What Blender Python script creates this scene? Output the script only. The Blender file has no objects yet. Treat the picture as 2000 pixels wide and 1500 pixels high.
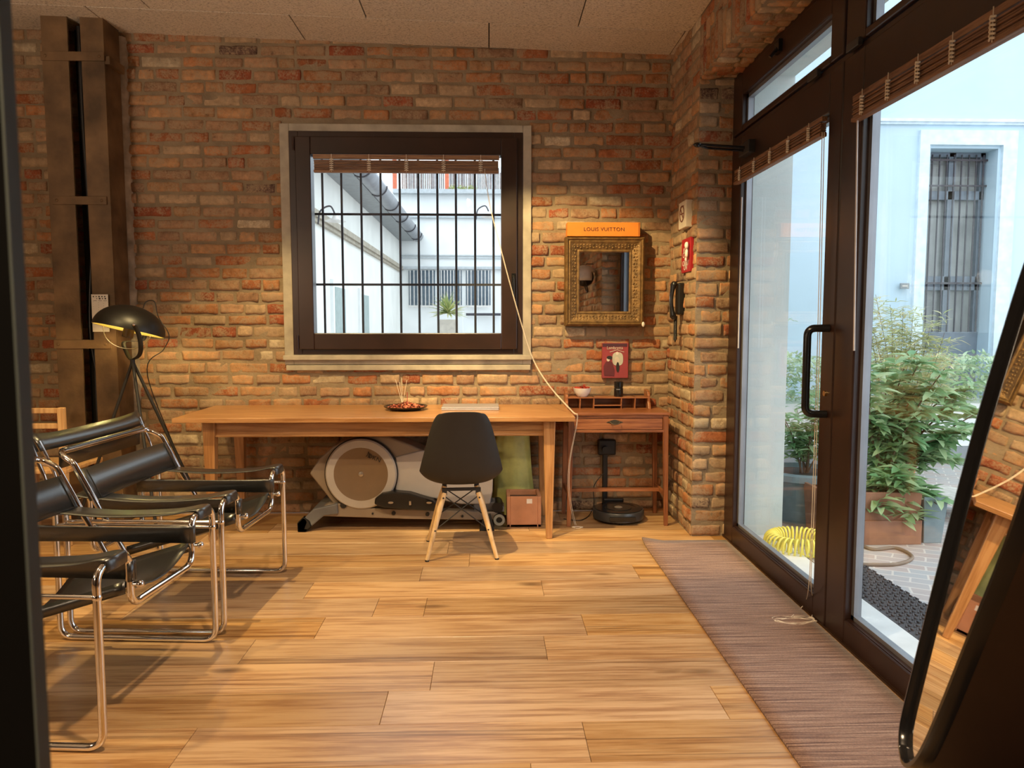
import bpy, math, random
import numpy as np
from mathutils import Vector, noise, Matrix
C = bpy.context.scene.collection
SC = bpy.context.scene
R = random.Random(7)
V = Vector
PI = math.pi
# ------------------------------------------------------------------ camera, world, lights, exposure
F, CH = 1450.0, 1.32
PITCH, YAW = 0.0812, 0.03092
cf = V((math.sin(YAW)*math.cos(PITCH), math.cos(YAW)*math.cos(PITCH), -math.sin(PITCH)))
cr = V((math.cos(YAW), -math.sin(YAW), 0)); cu = cr.cross(cf)
CAM = V((0, 0, CH))
cd = bpy.data.cameras.new('camera'); cam = bpy.data.objects.new('camera', cd); C.objects.link(cam)
cam.location = CAM; cam.rotation_euler = (PI/2-PITCH, 0, -YAW)
cd.sensor_width = 36; cd.lens = F/2000*36; cd.clip_start = 0.02; cd.clip_end = 200
cd.dof.use_dof = True; cd.dof.focus_distance = 3.6; cd.dof.aperture_fstop = 9.0
SC.camera = cam
def ray(x, y): return cf + cr*((x-1000)/F) - cu*((y-750)/F)
def PY(x, y, Y): d = ray(x, y); return CAM + d*(Y/d.y)
def PX(x, y, X): d = ray(x, y); return CAM + d*(X/d.x)
def PZ(x, y, Z=0.0): d = ray(x, y); return CAM + d*((Z-CH)/d.z)

SC.view_settings.view_transform = 'Standard'; SC.view_settings.look = 'None'
SC.view_settings.gamma = 1; SC.view_settings.exposure = 0.75
w = bpy.data.worlds.new('overcast_sky'); SC.world = w; w.use_nodes = True
wn = w.node_tree.nodes; wl = w.node_tree.links
bg = wn['Background']; bg.inputs['Strength'].default_value = 1.5
g = wn.new('ShaderNodeTexCoord'); sx = wn.new('ShaderNodeSeparateXYZ'); cr_ = wn.new('ShaderNodeValToRGB')
wl.new(g.outputs['Generated'], sx.inputs[0]); wl.new(sx.outputs['Z'], cr_.inputs[0]); wl.new(cr_.outputs[0], bg.inputs['Color'])
cr_.color_ramp.elements[0].position = 0.0; cr_.color_ramp.elements[0].color = (.80, .87, .93, 1)
cr_.color_ramp.elements[1].position = 0.6; cr_.color_ramp.elements[1].color = (.86, .95, 1.0, 1)

def spot(name, loc, tgt, power, ang, blend, col=(1, .67, .36), rad=.03):
    l = bpy.data.lights.new(name, 'SPOT'); l.energy = power; l.color = col; l.spot_size = math.radians(ang)
    l.spot_blend = blend; l.shadow_soft_size = rad
    o = bpy.data.objects.new(name, l); C.objects.link(o); o.location = loc
    o.rotation_euler = (V(tgt)-V(loc)).to_track_quat('-Z', 'Y').to_euler(); return o
WARM = (1.0, .73, .33)
spot('ceiling_spotlight', (-.40, 3.50, 3.06), (.78, 5.12, .55), 230, 58, .35, WARM, .02)
spot('ceiling_spotlight', (-1.35, 3.45, 3.08), (-1.15, 4.55, 0), 150, 74, .45, WARM, .025)
spot('ceiling_spotlight', (-.3, 1.7, 3.06), (-.1, 2.9, 0), 150, 100, .9, (1, .72, .44), .05)
spot('ceiling_spotlight', (-2.4, 2.2, 3.06), (-2.0, 3.4, 0), 90, 90, .8, WARM, .05)
spot('ceiling_spotlight', (-.3, -.6, 3.06), (-.3, 1.2, 0), 140, 110, .9, (1, .72, .44), .05)
def fill_point(loc, power, col, rad=.25):  # unseen point lamp, added as warm fill for front surfaces and ceiling
    l = bpy.data.lights.new('added_fill_light', 'POINT'); l.energy = power; l.color = col; l.shadow_soft_size = rad
    o = bpy.data.objects.new('added_fill_light', l); C.objects.link(o); o.location = loc
spot('added_ceiling_fill', (-3.3, 1.0, 1.9), (-1.6, 3.6, 3.5), 100, 84, 1.0, (1, .80, .62), .1)  # unseen lamp added behind the view to brighten the ceiling
fill_point((-3.4, -1.2, 1.9), 34, (1, .78, .56))
fill_point((-3.7, 1.4, 1.5), 28, (1, .76, .52))

# ------------------------------------------------------------------ helpers
ORG = {}
def tag(o, label=None, cat=None, group=None, kind=None):
    if label: o['label'] = label
    if cat: o['category'] = cat
    if group: o['group'] = group
    if kind: o['kind'] = kind
    return o
def thing(name, loc=(0, 0, 0), label=None, cat=None, group=None, kind=None, rz=0):
    o = bpy.data.objects.new(name, None); C.objects.link(o); o.location = loc; o.rotation_euler = (0, 0, rz)
    o.empty_display_size = .1
    ORG[o] = V(loc); return tag(o, label, cat, group, kind)

def fillet(pts, r, n=6, closed=False):
    pts = [V(p) for p in pts]; out = []
    N = len(pts)
    for i, p in enumerate(pts):
        if not closed and (i == 0 or i == N-1): out.append(p); continue
        a = pts[(i-1) % N]; b = pts[(i+1) % N]
        da = (a-p); db = (b-p); la, lb = da.length, db.length; da.normalize(); db.normalize()
        ang = da.angle(db)
        if abs(ang-PI) < .05: out.append(p); continue
        rr = min(r/math.tan(ang/2), la*.49, lb*.49)
        p0 = p+da*rr; p1 = p+db*rr
        for k in range(n+1):
            t = k/n; out.append(p0*(1-t)**2+p*2*t*(1-t)+p1*t*t)
    return out
def bez(pts, n=8):
    """Catmull-Rom through points"""
    pts = [V(p) for p in pts]; P = [pts[0]]+pts+[pts[-1]]; out = []
    for i in range(1, len(P)-2):
        for k in range(n):
            t = k/n; a, b, c, d = P[i-1], P[i], P[i+1], P[i+2]
            out.append(.5*((2*b)+(c-a)*t+(2*a-5*b+4*c-d)*t*t+(3*b-a-3*c+d)*t**3))
    out.append(pts[-1]); return out

class MB:
    def __init__(s): s.v = []; s.f = []; s.m = []; s.cur = 0
    def add(s, vs, fs):
        o = len(s.v); s.v += [tuple(v) for v in vs]; s.f += [tuple(i+o for i in f) for f in fs]; s.m += [s.cur]*len(fs); return s
    def box(s, x0, x1, y0, y1, z0, z1, M=None):
        vs = [V((x, y, z)) for x in (x0, x1) for y in (y0, y1) for z in (z0, z1)]
        if M: vs = [M @ v for v in vs]
        return s.add(vs, [(0, 1, 3, 2), (4, 6, 7, 5), (0, 4, 5, 1), (2, 3, 7, 6), (0, 2, 6, 4), (1, 5, 7, 3)])
    def beam(s, a, b, w, d, w2=None, d2=None, up=(0, 0, 1)):
        """rectangular bar a->b"""
        a, b = V(a), V(b); t = (b-a).normalized(); u = V(up)
        if abs(t.dot(u)) > .95: u = V((0, 1, 0))
        x = t.cross(u).normalized(); y = x.cross(t)
        w2 = w if w2 is None else w2; d2 = d if d2 is None else d2
        vs = [p+x*sx_*ww/2+y*sy_*dd/2 for p, ww, dd in ((a, w, d), (b, w2, d2)) for sx_, sy_ in ((-1, -1), (1, -1), (1, 1), (-1, 1))]
        return s.add(vs, [(0, 3, 2, 1), (4, 5, 6, 7), (0, 1, 5, 4), (1, 2, 6, 5), (2, 3, 7, 6), (3, 0, 4, 7)])
    def tube(s, pts, r, n=10, closed=False, cap=True):
        pts = [V(p) for p in pts]; N = len(pts)
        rs = r if isinstance(r, (list, tuple)) else [r]*N
        tan = []
        for i in range(N):
            a = pts[(i-1) % N] if (closed or i > 0) else pts[i]; b = pts[(i+1) % N] if (closed or i < N-1) else pts[i]
            t = b-a; tan.append(t.normalized() if t.length > 1e-9 else V((0, 0, 1)))
        u = tan[0].orthogonal().normalized(); vs = []
        for i in range(N):
            if i:
                u = u-tan[i]*u.dot(tan[i]); u = u.normalized() if u.length > 1e-6 else tan[i].orthogonal().normalized()
            w_ = tan[i].cross(u)
            for k in range(n):
                a = 2*PI*k/n; vs.append(pts[i]+(u*math.cos(a)+w_*math.sin(a))*rs[i])
        fs = []
        for i in range(N if closed else N-1):
            j = (i+1) % N
            for k in range(n): fs.append((i*n+k, i*n+(k+1) % n, j*n+(k+1) % n, j*n+k))
        if cap and not closed: fs.append(tuple(range(n-1, -1, -1))); fs.append(tuple((N-1)*n+k for k in range(n)))
        return s.add(vs, fs)
    def cyl(s, c, r, h, n=32, axis='Z', r2=None):
        c = V(c); ax = {'X': V((1, 0, 0)), 'Y': V((0, 1, 0)), 'Z': V((0, 0, 1))}[axis] if isinstance(axis, str) else V(axis).normalized()
        return s.tube([c, c+ax*h], [r, r if r2 is None else r2], n)
    def lathe(s, prof, c=(0, 0, 0), n=40, M=None, cap=False):
        vs = []; c = V(c)
        for r, z in prof:
            for k in range(n):
                a = 2*PI*k/n; p = V((r*math.cos(a), r*math.sin(a), z))
                vs.append((M @ p if M else p)+c)
        fs = [(i*n+k, i*n+(k+1) % n, (i+1)*n+(k+1) % n, (i+1)*n+k) for i in range(len(prof)-1) for k in range(n)]
        if cap: fs.append(tuple(range(n-1, -1, -1))); fs.append(tuple((len(prof)-1)*n+k for k in range(n)))
        return s.add(vs, fs)
    def prism(s, poly, d, off=None):
        """poly: list of 3D points; d: extrusion vector"""
        poly = [V(p) for p in poly]; d = V(d); n = len(poly)
        vs = poly+[p+d for p in poly]
        return s.add(vs, [tuple(range(n-1, -1, -1)), tuple(range(n, 2*n))]+[(i, (i+1) % n, n+(i+1) % n, n+i) for i in range(n)])
    def grid(s, rows, closed_u=False):
        nr, nc = len(rows), len(rows[0]); vs = [p for r in rows for p in r]
        fs = [(i*nc+j, i*nc+(j+1) % nc, (i+1)*nc+(j+1) % nc, (i+1)*nc+j) for i in range(nr-1) for j in range(nc if closed_u else nc-1)]
        return s.add(vs, fs)
    def ball(s, c, r, n=12, sc=(1, 1, 1)):
        c = V(c); pr = [(math.sin(PI*i/n)*r+1e-6, -math.cos(PI*i/n)*r) for i in range(n+1)]
        vs = []
        for rr, z in pr:
            for k in range(n):
                a = 2*PI*k/n; vs.append(c+V((rr*math.cos(a)*sc[0], rr*math.sin(a)*sc[1], z*sc[2])))
        return s.add(vs, [(i*n+k, i*n+(k+1) % n, (i+1)*n+(k+1) % n, (i+1)*n+k) for i in range(n) for k in range(n)])
    def build(s, name, mats, parent=None, smooth=None, bev=0, local=False, sub=0, solid=0, bseg=2, **kw):
        if not isinstance(mats, (list, tuple)): mats = [mats]
        me = bpy.data.meshes.new(name)
        org = V((0, 0, 0))
        if parent is not None: org = ORG[parent]
        vs = s.v if (local or parent is None) else [(x-org.x, y-org.y, z-org.z) for x, y, z in s.v]
        me.from_pydata(vs, [], s.f)
        for m in mats: me.materials.append(m)
        me.polygons.foreach_set('material_index', s.m)
        me.validate(); me.update()
        o = bpy.data.objects.new(name, me); C.objects.link(o)
        if parent is not None: o.parent = parent; ORG[o] = org
        else: ORG[o] = V((0, 0, 0))
        if smooth is not None:
            me.polygons.foreach_set('use_smooth', [True]*len(me.polygons))
            if smooth < 180:
                import bmesh
                bm = bmesh.new(); bm.from_mesh(me); bmesh.ops.recalc_face_normals(bm, faces=bm.faces)
                a = math.radians(smooth)
                for e in bm.edges:
                    if len(e.link_faces) == 2 and e.calc_face_angle(0) > a: e.smooth = False
                bm.to_mesh(me); bm.free()
        else:
            import bmesh
            bm = bmesh.new(); bm.from_mesh(me); bmesh.ops.recalc_face_normals(bm, faces=bm.faces); bm.to_mesh(me); bm.free()
        if bev:
            m = o.modifiers.new('b', 'BEVEL'); m.width = bev; m.segments = bseg; m.limit_method = 'ANGLE'; m.angle_limit = math.radians(35); m.harden_normals = False
            if smooth is None: me.polygons.foreach_set('use_smooth', [False]*len(me.polygons))
        if solid:
            m = o.modifiers.new('s', 'SOLIDIFY'); m.thickness = abs(solid); m.offset = 0
        if sub:
            m = o.modifiers.new('u', 'SUBSURF'); m.levels = sub; m.render_levels = sub
        return tag(o, **kw)
    def origin(s): pass

def solo(o, base):
    """move origin of a single-mesh thing to its base"""
    base = V(base); o.data.transform(Matrix.Translation(-base)); o.location = base; ORG[o] = base; return o

# ------------------------------------------------------------------ materials
def newmat(name):
    m = bpy.data.materials.new(name); m.use_nodes = True; nt = m.node_tree; return m, nt.nodes, nt.links, nt.nodes['Principled BSDF']
def ramp(n, els):
    r = n.new('ShaderNodeValToRGB'); r.color_ramp.elements[0].position = els[0][0]; r.color_ramp.elements[0].color = (*els[0][1], 1)
    r.color_ramp.elements[1].position = els[-1][0]; r.color_ramp.elements[1].color = (*els[-1][1], 1)
    for p, c in els[1:-1]: e = r.color_ramp.elements.new(p); e.color = (*c, 1)
    return r
def coords(n, l, scale=(1, 1, 1), rot=(0, 0, 0)):
    tc = n.new('ShaderNodeTexCoord'); mp = n.new('ShaderNodeMapping'); mp.inputs['Scale'].default_value = scale; mp.inputs['Rotation'].default_value = rot
    l.new(tc.outputs['Object'], mp.inputs[0]); return mp
def nz(n, l, vec, scale, detail=3, rough=.5, dist=0):
    t = n.new('ShaderNodeTexNoise'); t.inputs['Scale'].default_value = scale; t.inputs['Detail'].default_value = detail
    t.inputs['Roughness'].default_value = rough; t.inputs['Distortion'].default_value = dist
    if vec is not None: l.new(vec.outputs[0], t.inputs['Vector'])
    return t
def bump(n, l, p, src, strength, dist=.01):
    b = n.new('ShaderNodeBump'); b.inputs['Strength'].default_value = strength; b.inputs['Distance'].default_value = dist
    l.new(src, b.inputs['Height']); l.new(b.outputs[0], p.inputs['Normal']); return b
def plain(name, col, rough=.5, metal=0, var=.12, scale=12, bmp=0, coat=0, bscale=None, spec=None, trans=0):
    m, n, l, p = newmat(name); mp = coords(n, l)
    t = nz(n, l, mp, scale, 4)
    lo = tuple(max(0, c*(1-var)) for c in col); hi = tuple(min(1, c*(1+var)) for c in col)
    r = ramp(n, [(.3, lo), (.7, hi)]); l.new(t.outputs['Fac'], r.inputs[0]); l.new(r.outputs[0], p.inputs['Base Color'])
    p.inputs['Roughness'].default_value = rough; p.inputs['Metallic'].default_value = metal
    if coat: p.inputs['Coat Weight'].default_value = coat; p.inputs['Coat Roughness'].default_value = .15
    if spec is not None: p.inputs['Specular IOR Level'].default_value = spec
    if trans: p.inputs['Transmission Weight'].default_value = trans
    if bmp:
        t2 = nz(n, l, mp, bscale or scale*4, 4); bump(n, l, p, t2.outputs['Fac'], bmp, .004)
    return m
def wood(name, c1, c2, c3, axis='X', rough=.4, scale=1.0, coat=0, attr=False, knots=False):
    """grain running along axis"""
    m, n, l, p = newmat(name)
    s = {'X': (.5, 9, 9), 'Y': (9, .5, 9), 'Z': (9, 9, .5)}[axis]
    mp = coords(n, l, tuple(v*scale for v in s))
    src = mp
    if attr:
        a = n.new('ShaderNodeAttribute'); a.attribute_name = 'Rnd'
        vm = n.new('ShaderNodeVectorMath'); vm.operation = 'MULTIPLY_ADD'; vm.inputs[1].default_value = (37, 53, 11)
        l.new(a.outputs['Color'], vm.inputs[0]); l.new(mp.outputs[0], vm.inputs[2]); src = vm
    t1 = nz(n, l, src, 1.3, 6, .6, .9); t2 = nz(n, l, src, 7, 5, .62, .25)
    wv = n.new('ShaderNodeMath'); wv.operation = 'MULTIPLY_ADD'; wv.inputs[1].default_value = .63
    l.new(t2.outputs['Fac'], wv.inputs[0])
    m2 = n.new('ShaderNodeMath'); m2.operation = 'MULTIPLY'; m2.inputs[1].default_value = .37; l.new(t1.outputs['Fac'], m2.inputs[0]); l.new(m2.outputs[0], wv.inputs[2])
    r = ramp(n, [(.40, c1), (.48, c2), (.57, c3)]); l.new(wv.outputs[0], r.inputs[0])
    out = r.outputs[0]
    if attr:
        hs = n.new('ShaderNodeHueSaturation'); mr = n.new('ShaderNodeMapRange'); sp = n.new('ShaderNodeSeparateColor')
        l.new(a.outputs['Color'], sp.inputs[0]); l.new(sp.outputs[0], mr.inputs[0]); mr.inputs[3].default_value = .80; mr.inputs[4].default_value = 1.12
        l.new(mr.outputs[0], hs.inputs['Value']); l.new(out, hs.inputs['Color'])
        mr2 = n.new('ShaderNodeMapRange'); l.new(sp.outputs[1], mr2.inputs[0]); mr2.inputs[3].default_value = .85; mr2.inputs[4].default_value = 1.08
        l.new(mr2.outputs[0], hs.inputs['Saturation']); out = hs.outputs[0]
    if knots:
        mk = coords(n, l, (1.3, 4.0, 1)); nn = nz(n, l, mk, 2.5, 3)
        ad = n.new('ShaderNodeMixRGB'); ad.inputs[0].default_value = .12; l.new(mk.outputs[0], ad.inputs[1]); l.new(nn.outputs['Color'], ad.inputs[2])
        vo = n.new('ShaderNodeTexVoronoi'); vo.inputs['Scale'].default_value = 1.15; l.new(ad.outputs[0], vo.inputs['Vector'])
        kr = ramp(n, [(.0, (.9, .9, .9)), (.07, (.5, .5, .5)), (.13, (0, 0, 0))]); l.new(vo.outputs['Distance'], kr.inputs[0])
        # long dark cracks
        mc = n.new('ShaderNodeMapping'); mc.inputs['Scale'].default_value = (.9, 6, 1); l.new(src.outputs[0], mc.inputs[0])
        tcx = nz(n, l, mc, .55, 5, .6, 1.2); cr2 = ramp(n, [(.575, (0, 0, 0)), (.66, (.6, .6, .6))]); l.new(tcx.outputs['Fac'], cr2.inputs[0])
        mx = n.new('ShaderNodeMixRGB'); mx.blend_type = 'ADD'; mx.inputs[0].default_value = 1; l.new(kr.outputs[0], mx.inputs[1]); l.new(cr2.outputs[0], mx.inputs[2]); mx.use_clamp = True
        fm = n.new('ShaderNodeMixRGB'); fm.inputs[2].default_value = (c1[0]*.30, c1[1]*.26, c1[2]*.22, 1)
        l.new(mx.outputs[0], fm.inputs[0]); l.new(out, fm.inputs[1]); out = fm.outputs[0]
    l.new(out, p.inputs['Base Color']); p.inputs['Roughness'].default_value = rough
    if coat: p.inputs['Coat Weight'].default_value = coat; p.inputs['Coat Roughness'].default_value = .2
    bump(n, l, p, t2.outputs['Fac'], .12, .002)
    return m
def glassmat(name, tint=(.97, .99, 1)):
    m, n, l, p = newmat(name); n.remove(p); out = n['Material Output']
    tr = n.new('ShaderNodeBsdfTransparent'); tr.inputs[0].default_value = (*tint, 1)
    gl = n.new('ShaderNodeBsdfGlossy'); gl.inputs['Roughness'].default_value = .01
    lw = n.new('ShaderNodeLayerWeight'); lw.inputs[0].default_value = .5
    pw = n.new('ShaderNodeMath'); pw.operation = 'POWER'; pw.inputs[1].default_value = 5; l.new(lw.outputs['Facing'], pw.inputs[0])
    fr = n.new('ShaderNodeMath'); fr.operation = 'MULTIPLY_ADD'; fr.inputs[1].default_value = .9; fr.inputs[2].default_value = .035; l.new(pw.outputs[0], fr.inputs[0])
    mx = n.new('ShaderNodeMixShader'); l.new(fr.outputs[0], mx.inputs[0]); l.new(tr.outputs[0], mx.inputs[1]); l.new(gl.outputs[0], mx.inputs[2]); l.new(mx.outputs[0], out.inputs[0])
    return m
def emis(name, col, st):
    m, n, l, p = newmat(name); p.inputs['Base Color'].default_value = (*col, 1); p.inputs['Emission Color'].default_value = (*col, 1); p.inputs['Emission Strength'].default_value = st; return m

def brickmat(name):
    m, n, l, p = newmat(name)
    a = n.new('ShaderNodeAttribute'); a.attribute_name = 'Tint'
    mp = coords(n, l)
    t1 = nz(n, l, mp, 22, 6, .65); t2 = nz(n, l, mp, 7, 5, .7, .6); t3 = nz(n, l, mp, 90, 4, .7)
    hs = n.new('ShaderNodeHueSaturation'); mr = n.new('ShaderNodeMapRange'); l.new(t1.outputs['Fac'], mr.inputs[0]); mr.inputs[1].default_value = .3; mr.inputs[2].default_value = .7; mr.inputs[3].default_value = .62; mr.inputs[4].default_value = 1.3
    l.new(mr.outputs[0], hs.inputs['Value']); l.new(a.outputs['Color'], hs.inputs['Color'])
    # lime wash and mortar smears
    sm = ramp(n, [(.485, (0, 0, 0)), (.60, (.8, .8, .8))]); 
    ad = n.new('ShaderNodeMath'); ad.operation = 'MULTIPLY_ADD'; ad.inputs[1].default_value = .45; l.new(t3.outputs['Fac'], ad.inputs[0])
    sc2 = n.new('ShaderNodeMath'); sc2.operation = 'MULTIPLY'; sc2.inputs[1].default_value = .6; l.new(t2.outputs['Fac'], sc2.inputs[0]); l.new(sc2.outputs[0], ad.inputs[2]); l.new(ad.outputs[0], sm.inputs[0])
    mx = n.new('ShaderNodeMixRGB'); mx.inputs[2].default_value = (.37, .265, .165, 1); l.new(sm.outputs[0], mx.inputs[0]); l.new(hs.outputs[0], mx.inputs[1])
    dk = ramp(n, [(.28, (.8, .8, .8)), (.36, (0, 0, 0))]); l.new(t1.outputs['Fac'], dk.inputs[0])
    mx2 = n.new('ShaderNodeMixRGB'); mx2.inputs[2].default_value = (.05, .03, .025, 1)
    hf = n.new('ShaderNodeMath'); hf.operation = 'MULTIPLY'; hf.inputs[1].default_value = .55; l.new(dk.outputs[0], hf.inputs[0]); l.new(hf.outputs[0], mx2.inputs[0]); l.new(mx.outputs[0], mx2.inputs[1])
    l.new(mx2.outputs[0], p.inputs['Base Color']); p.inputs['Roughness'].default_value = .9; p.inputs['Specular IOR Level'].default_value = .2
    mm = n.new('ShaderNodeMath'); mm.operation = 'MULTIPLY_ADD'; mm.inputs[1].default_value = .4; l.new(t3.outputs['Fac'], mm.inputs[0]); l.new(t1.outputs['Fac'], mm.inputs[2])
    bump(n, l, p, mm.outputs[0], .9, .006)
    return m
def mortarmat():
    m, n, l, p = newmat('mortar'); mp = coords(n, l)
    t = nz(n, l, mp, 5, 6, .65); r = ramp(n, [(.3, (.20, .145, .09)), (.55, (.30, .225, .14)), (.75, (.38, .295, .20))]); l.new(t.outputs['Fac'], r.inputs[0]); l.new(r.outputs[0], p.inputs['Base Color'])
    p.inputs['Roughness'].default_value = .95; t2 = nz(n, l, mp, 60, 5, .7); bump(n, l, p, t2.outputs['Fac'], .9, .008); return m
BRICK, MORTAR = brickmat('old_brick'), mortarmat()
PAL = [((.34, .12, .05), 4), ((.40, .175, .075), 5), ((.30, .085, .04), 2.5), ((.43, .23, .11), 5), ((.38, .22, .125), 5), ((.44, .30, .18), 4), ((.30, .17, .10), 4), ((.50, .40, .27), 1.5), ((.12, .07, .055), .5)]
PALW = [w_ for _, w_ in PAL]

def subtract(iv, holes):
    out = [iv]
    for a, b in holes:
        nw = []
        for c, d in out:
            if b <= c or a >= d: nw.append((c, d)); continue
            if a > c: nw.append((c, a))
            if b < d: nw.append((b, d))
        out = nw
    return out
def brickwall(name, O, U, Vv, N, u0, u1, v0, v1, holes=(), thick=.25, row=.0815, blen=(.10, .25), seed=1, vertical=False, base=True, parent=None, kind='structure', hmax=.016, back=None, edges=True):
    """old brick face; u,v rectangle minus holes; N points out of the wall; structure with real brick relief"""
    rr = random.Random(seed); O, U, Vv, N = V(O), V(U), V(Vv), V(N)
    vs, fs, mi, tint = [], [], [], []
    def quad(a, b, c, d, m): 
        o = len(vs); vs.extend([a, b, c, d]); fs.append((o, o+1, o+2, o+3)); mi.append(m); tint.extend([(.3, .2, .15, 1)]*4)
    P = lambda u, v, h=0: O+U*u+Vv*v+N*h
    if base:
        us = sorted({u0, u1, *[h[0] for h in holes], *[h[1] for h in holes]}); vv = sorted({v0, v1, *[h[2] for h in holes], *[h[3] for h in holes]})
        us = [u for u in us if u0 <= u <= u1]; vv = [v for v in vv if v0 <= v <= v1]
        for a, b in zip(us, us[1:]):
            for c, d in zip(vv, vv[1:]):
                mu, mv = (a+b)/2, (c+d)/2
                if any(h[0] < mu < h[1] and h[2] < mv < h[3] for h in holes): continue
                quad(P(a, c), P(b, c), P(b, d), P(a, d), 1)
                quad(P(a, c, -thick), P(a, d, -thick), P(b, d, -thick), P(b, c, -thick), 2)
        for h in (list(holes)+[(u0, u1, v0, v1)] if edges else []):
            a, b, c, d = h
            for q in (((a, c), (b, c)), ((b, c), (b, d)), ((b, d), (a, d)), ((a, d), (a, c))):
                quad(P(*q[0]), P(*q[1]), P(*q[1], -thick), P(*q[0], -thick), 1)
    nu, nv = 9, 6
    v = v0; k = 0
    while v < v1-.02:
        rh = row*rr.uniform(.96, 1.04)
        if v+rh > v1-.03: rh = v1-v
        joint = rr.uniform(.011, .019)
        hl = [(h[0], h[1]) for h in holes if h[2] < v+rh*.6 and h[3] > v+rh*.4]
        for a, b in subtract((u0, u1), hl):
            u = a-rr.uniform(0, .12)
            while u < b-.02:
                L = rr.choice([rr.uniform(.10, .14), rr.uniform(.2, .26), rr.uniform(.2, .26), rr.uniform(.14, .2)]) if not vertical else rr.uniform(*blen)
                ua, ub = max(u, a), min(u+L, b); u += L+joint*rr.uniform(.7, 1.3)
                if ub-ua < .03: continue
                va, vb = v+joint/2, v+rh-joint/2
                jv = rr.uniform(-.004, .004); va += jv+rr.uniform(-.002, .003); vb += jv+rr.uniform(-.004, .002)
                col = rr.choices(PAL, PALW)[0][0]; sc = rr.uniform(.8, 1.15); col = tuple(c*sc for c in col)
                H = rr.uniform(.003, hmax); tu, tv = rr.uniform(-.004, .004), rr.uniform(-.003, .003)
                if rr.random() < .07: H *= .3
                sd = rr.uniform(0, 100); o = len(vs); lu, lv = ub-ua, vb-va
                for j in range(nv):
                    tj = (0, .06, .25, .75, .94, 1)[j]
                    for i in range(nu):
                        ti = (0, .02, .08, .3, .5, .7, .92, .98, 1)[i]
                        x, y = ti*2-1, tj*2-1
                        # rounded-rectangle outline with ragged edge
                        rad = .009
                        px, py = x*lu/2, y*lv/2
                        cx, cy = lu/2-rad, lv/2-rad
                        if abs(px) > cx and abs(py) > cy:
                            q = V((abs(px)-cx, abs(py)-cy)); qm = max(q.x, q.y)
                            if q.length > 0: q = q.normalized()*qm
                            px = math.copysign(cx+q.x, px); py = math.copysign(cy+q.y, py)
                        edge = (i in (0, nu-1)) or (j in (0, nv-1))
                        e2 = (i in (1, nu-2)) or (j in (1, nv-2))
                        nn = noise.noise(V((ti*lu*28+sd, tj*lv*28, sd)))
                        n2 = noise.noise(V((ti*lu*60+sd, tj*lv*60, sd+9)))
                        k_ = 1+(nn*.26 if abs(y) > .85 else nn*.06)
                        h_ = H+nn*.006+n2*.003+tu*x+tv*y
                        h_ = -.004 if edge else (h_*.72 if e2 else h_)
                        vs.append(P((ua+ub)/2+px*(1+nn*.05), (va+vb)/2+py*k_, h_)); tint.append((*col, 1))
                for j in range(nv-1):
                    for i in range(nu-1):
                        fs.append((o+j*nu+i, o+j*nu+i+1, o+(j+1)*nu+i+1, o+(j+1)*nu+i)); mi.append(0)
        v += rh; k += 1
    me = bpy.data.meshes.new(name); me.from_pydata([tuple(p) for p in vs], [], fs)
    me.materials.append(BRICK); me.materials.append(MORTAR); me.materials.append(back or MORTAR)
    me.polygons.foreach_set('material_index', mi); me.polygons.foreach_set('use_smooth', [m_ == 0 for m_ in mi])
    at = me.attributes.new('Tint', 'FLOAT_COLOR', 'POINT'); at.data.foreach_set('color', np.array(tint, dtype=np.float32).ravel())
    flip = U.cross(Vv).dot(N) < 0
    if flip: me.flip_normals()
    o = bpy.data.objects.new(name, me); C.objects.link(o); o['kind'] = kind; ORG[o] = V((0, 0, 0)); o.parent = parent
    return o
def join_into(dst, src):
    """merge src structure mesh into dst (same wall)"""
    import bmesh
    bm = bmesh.new(); bm.from_mesh(dst.data); bm.from_mesh(src.data); bm.to_mesh(dst.data); bm.free(); bpy.data.objects.remove(src)

M = {}
M['dark_frame'] = plain('dark_brown_frame', (.026, .0105, .0065), .36, var=.25, scale=6, coat=.12)
M['black_plastic'] = plain('black_plastic', (.012, .011, .011), .38)
M['black_gloss'] = plain('black_gloss', (.01, .01, .011), .18)
M['black_soft'] = plain('soft_black', (.018, .016, .015), .6)
M['chrome'] = plain('chrome', (.82, .80, .78), .09, 1, .04)
M['steel_thin'] = plain('steel_rod', (.5, .48, .45), .25, 1, .04)
M['brass_edge'] = plain('brass', (.6, .42, .2), .3, 1)
M['leather'] = plain('black_leather', (.013, .014, .015), .34, var=.25, scale=30, bmp=.1, bscale=220, spec=1.0, coat=.35)
M['stone'] = plain('travertine_surround', (.40, .35, .27), .7, var=.22, scale=9, bmp=.3)
M['white_paint'] = plain('white_render', (.86, .87, .86), .85, var=.05, scale=2, bmp=.15, bscale=60)
M['cream_paint'] = plain('cream_render', (.84, .84, .79), .85, var=.06, scale=1.5, bmp=.15, bscale=60)
M['blue_paint'] = plain('pale_blue_render', (.56, .70, .80), .85, var=.05, scale=1.2, bmp=.15, bscale=50)
M['grey_paint'] = plain('grey_paint', (.28, .30, .31), .6)
M['dark_wall'] = plain('dark_plaster', (.10, .075, .055), .9)
M['marble'] = plain('pale_threshold_stone', (.72, .74, .74), .5, var=.08, scale=8)
M['iron'] = plain('grey_iron', (.07, .065, .075), .5, .4)
M['zinc'] = plain('zinc_gutter', (.30, .31, .34), .4, .7, .15, 4)
M['glass'] = glassmat('window_glass')
M['dark_glass'] = plain('dark_window_glass', (.12, .16, .20), .1)
M['mirror'] = plain('mirror_silver', (.9, .9, .9), .015, 1, .0)
M['paper'] = plain('paper', (.72, .66, .60), .8, var=.04)
M['white_ceramic'] = plain('white_ceramic', (.78, .74, .70), .25)
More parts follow.
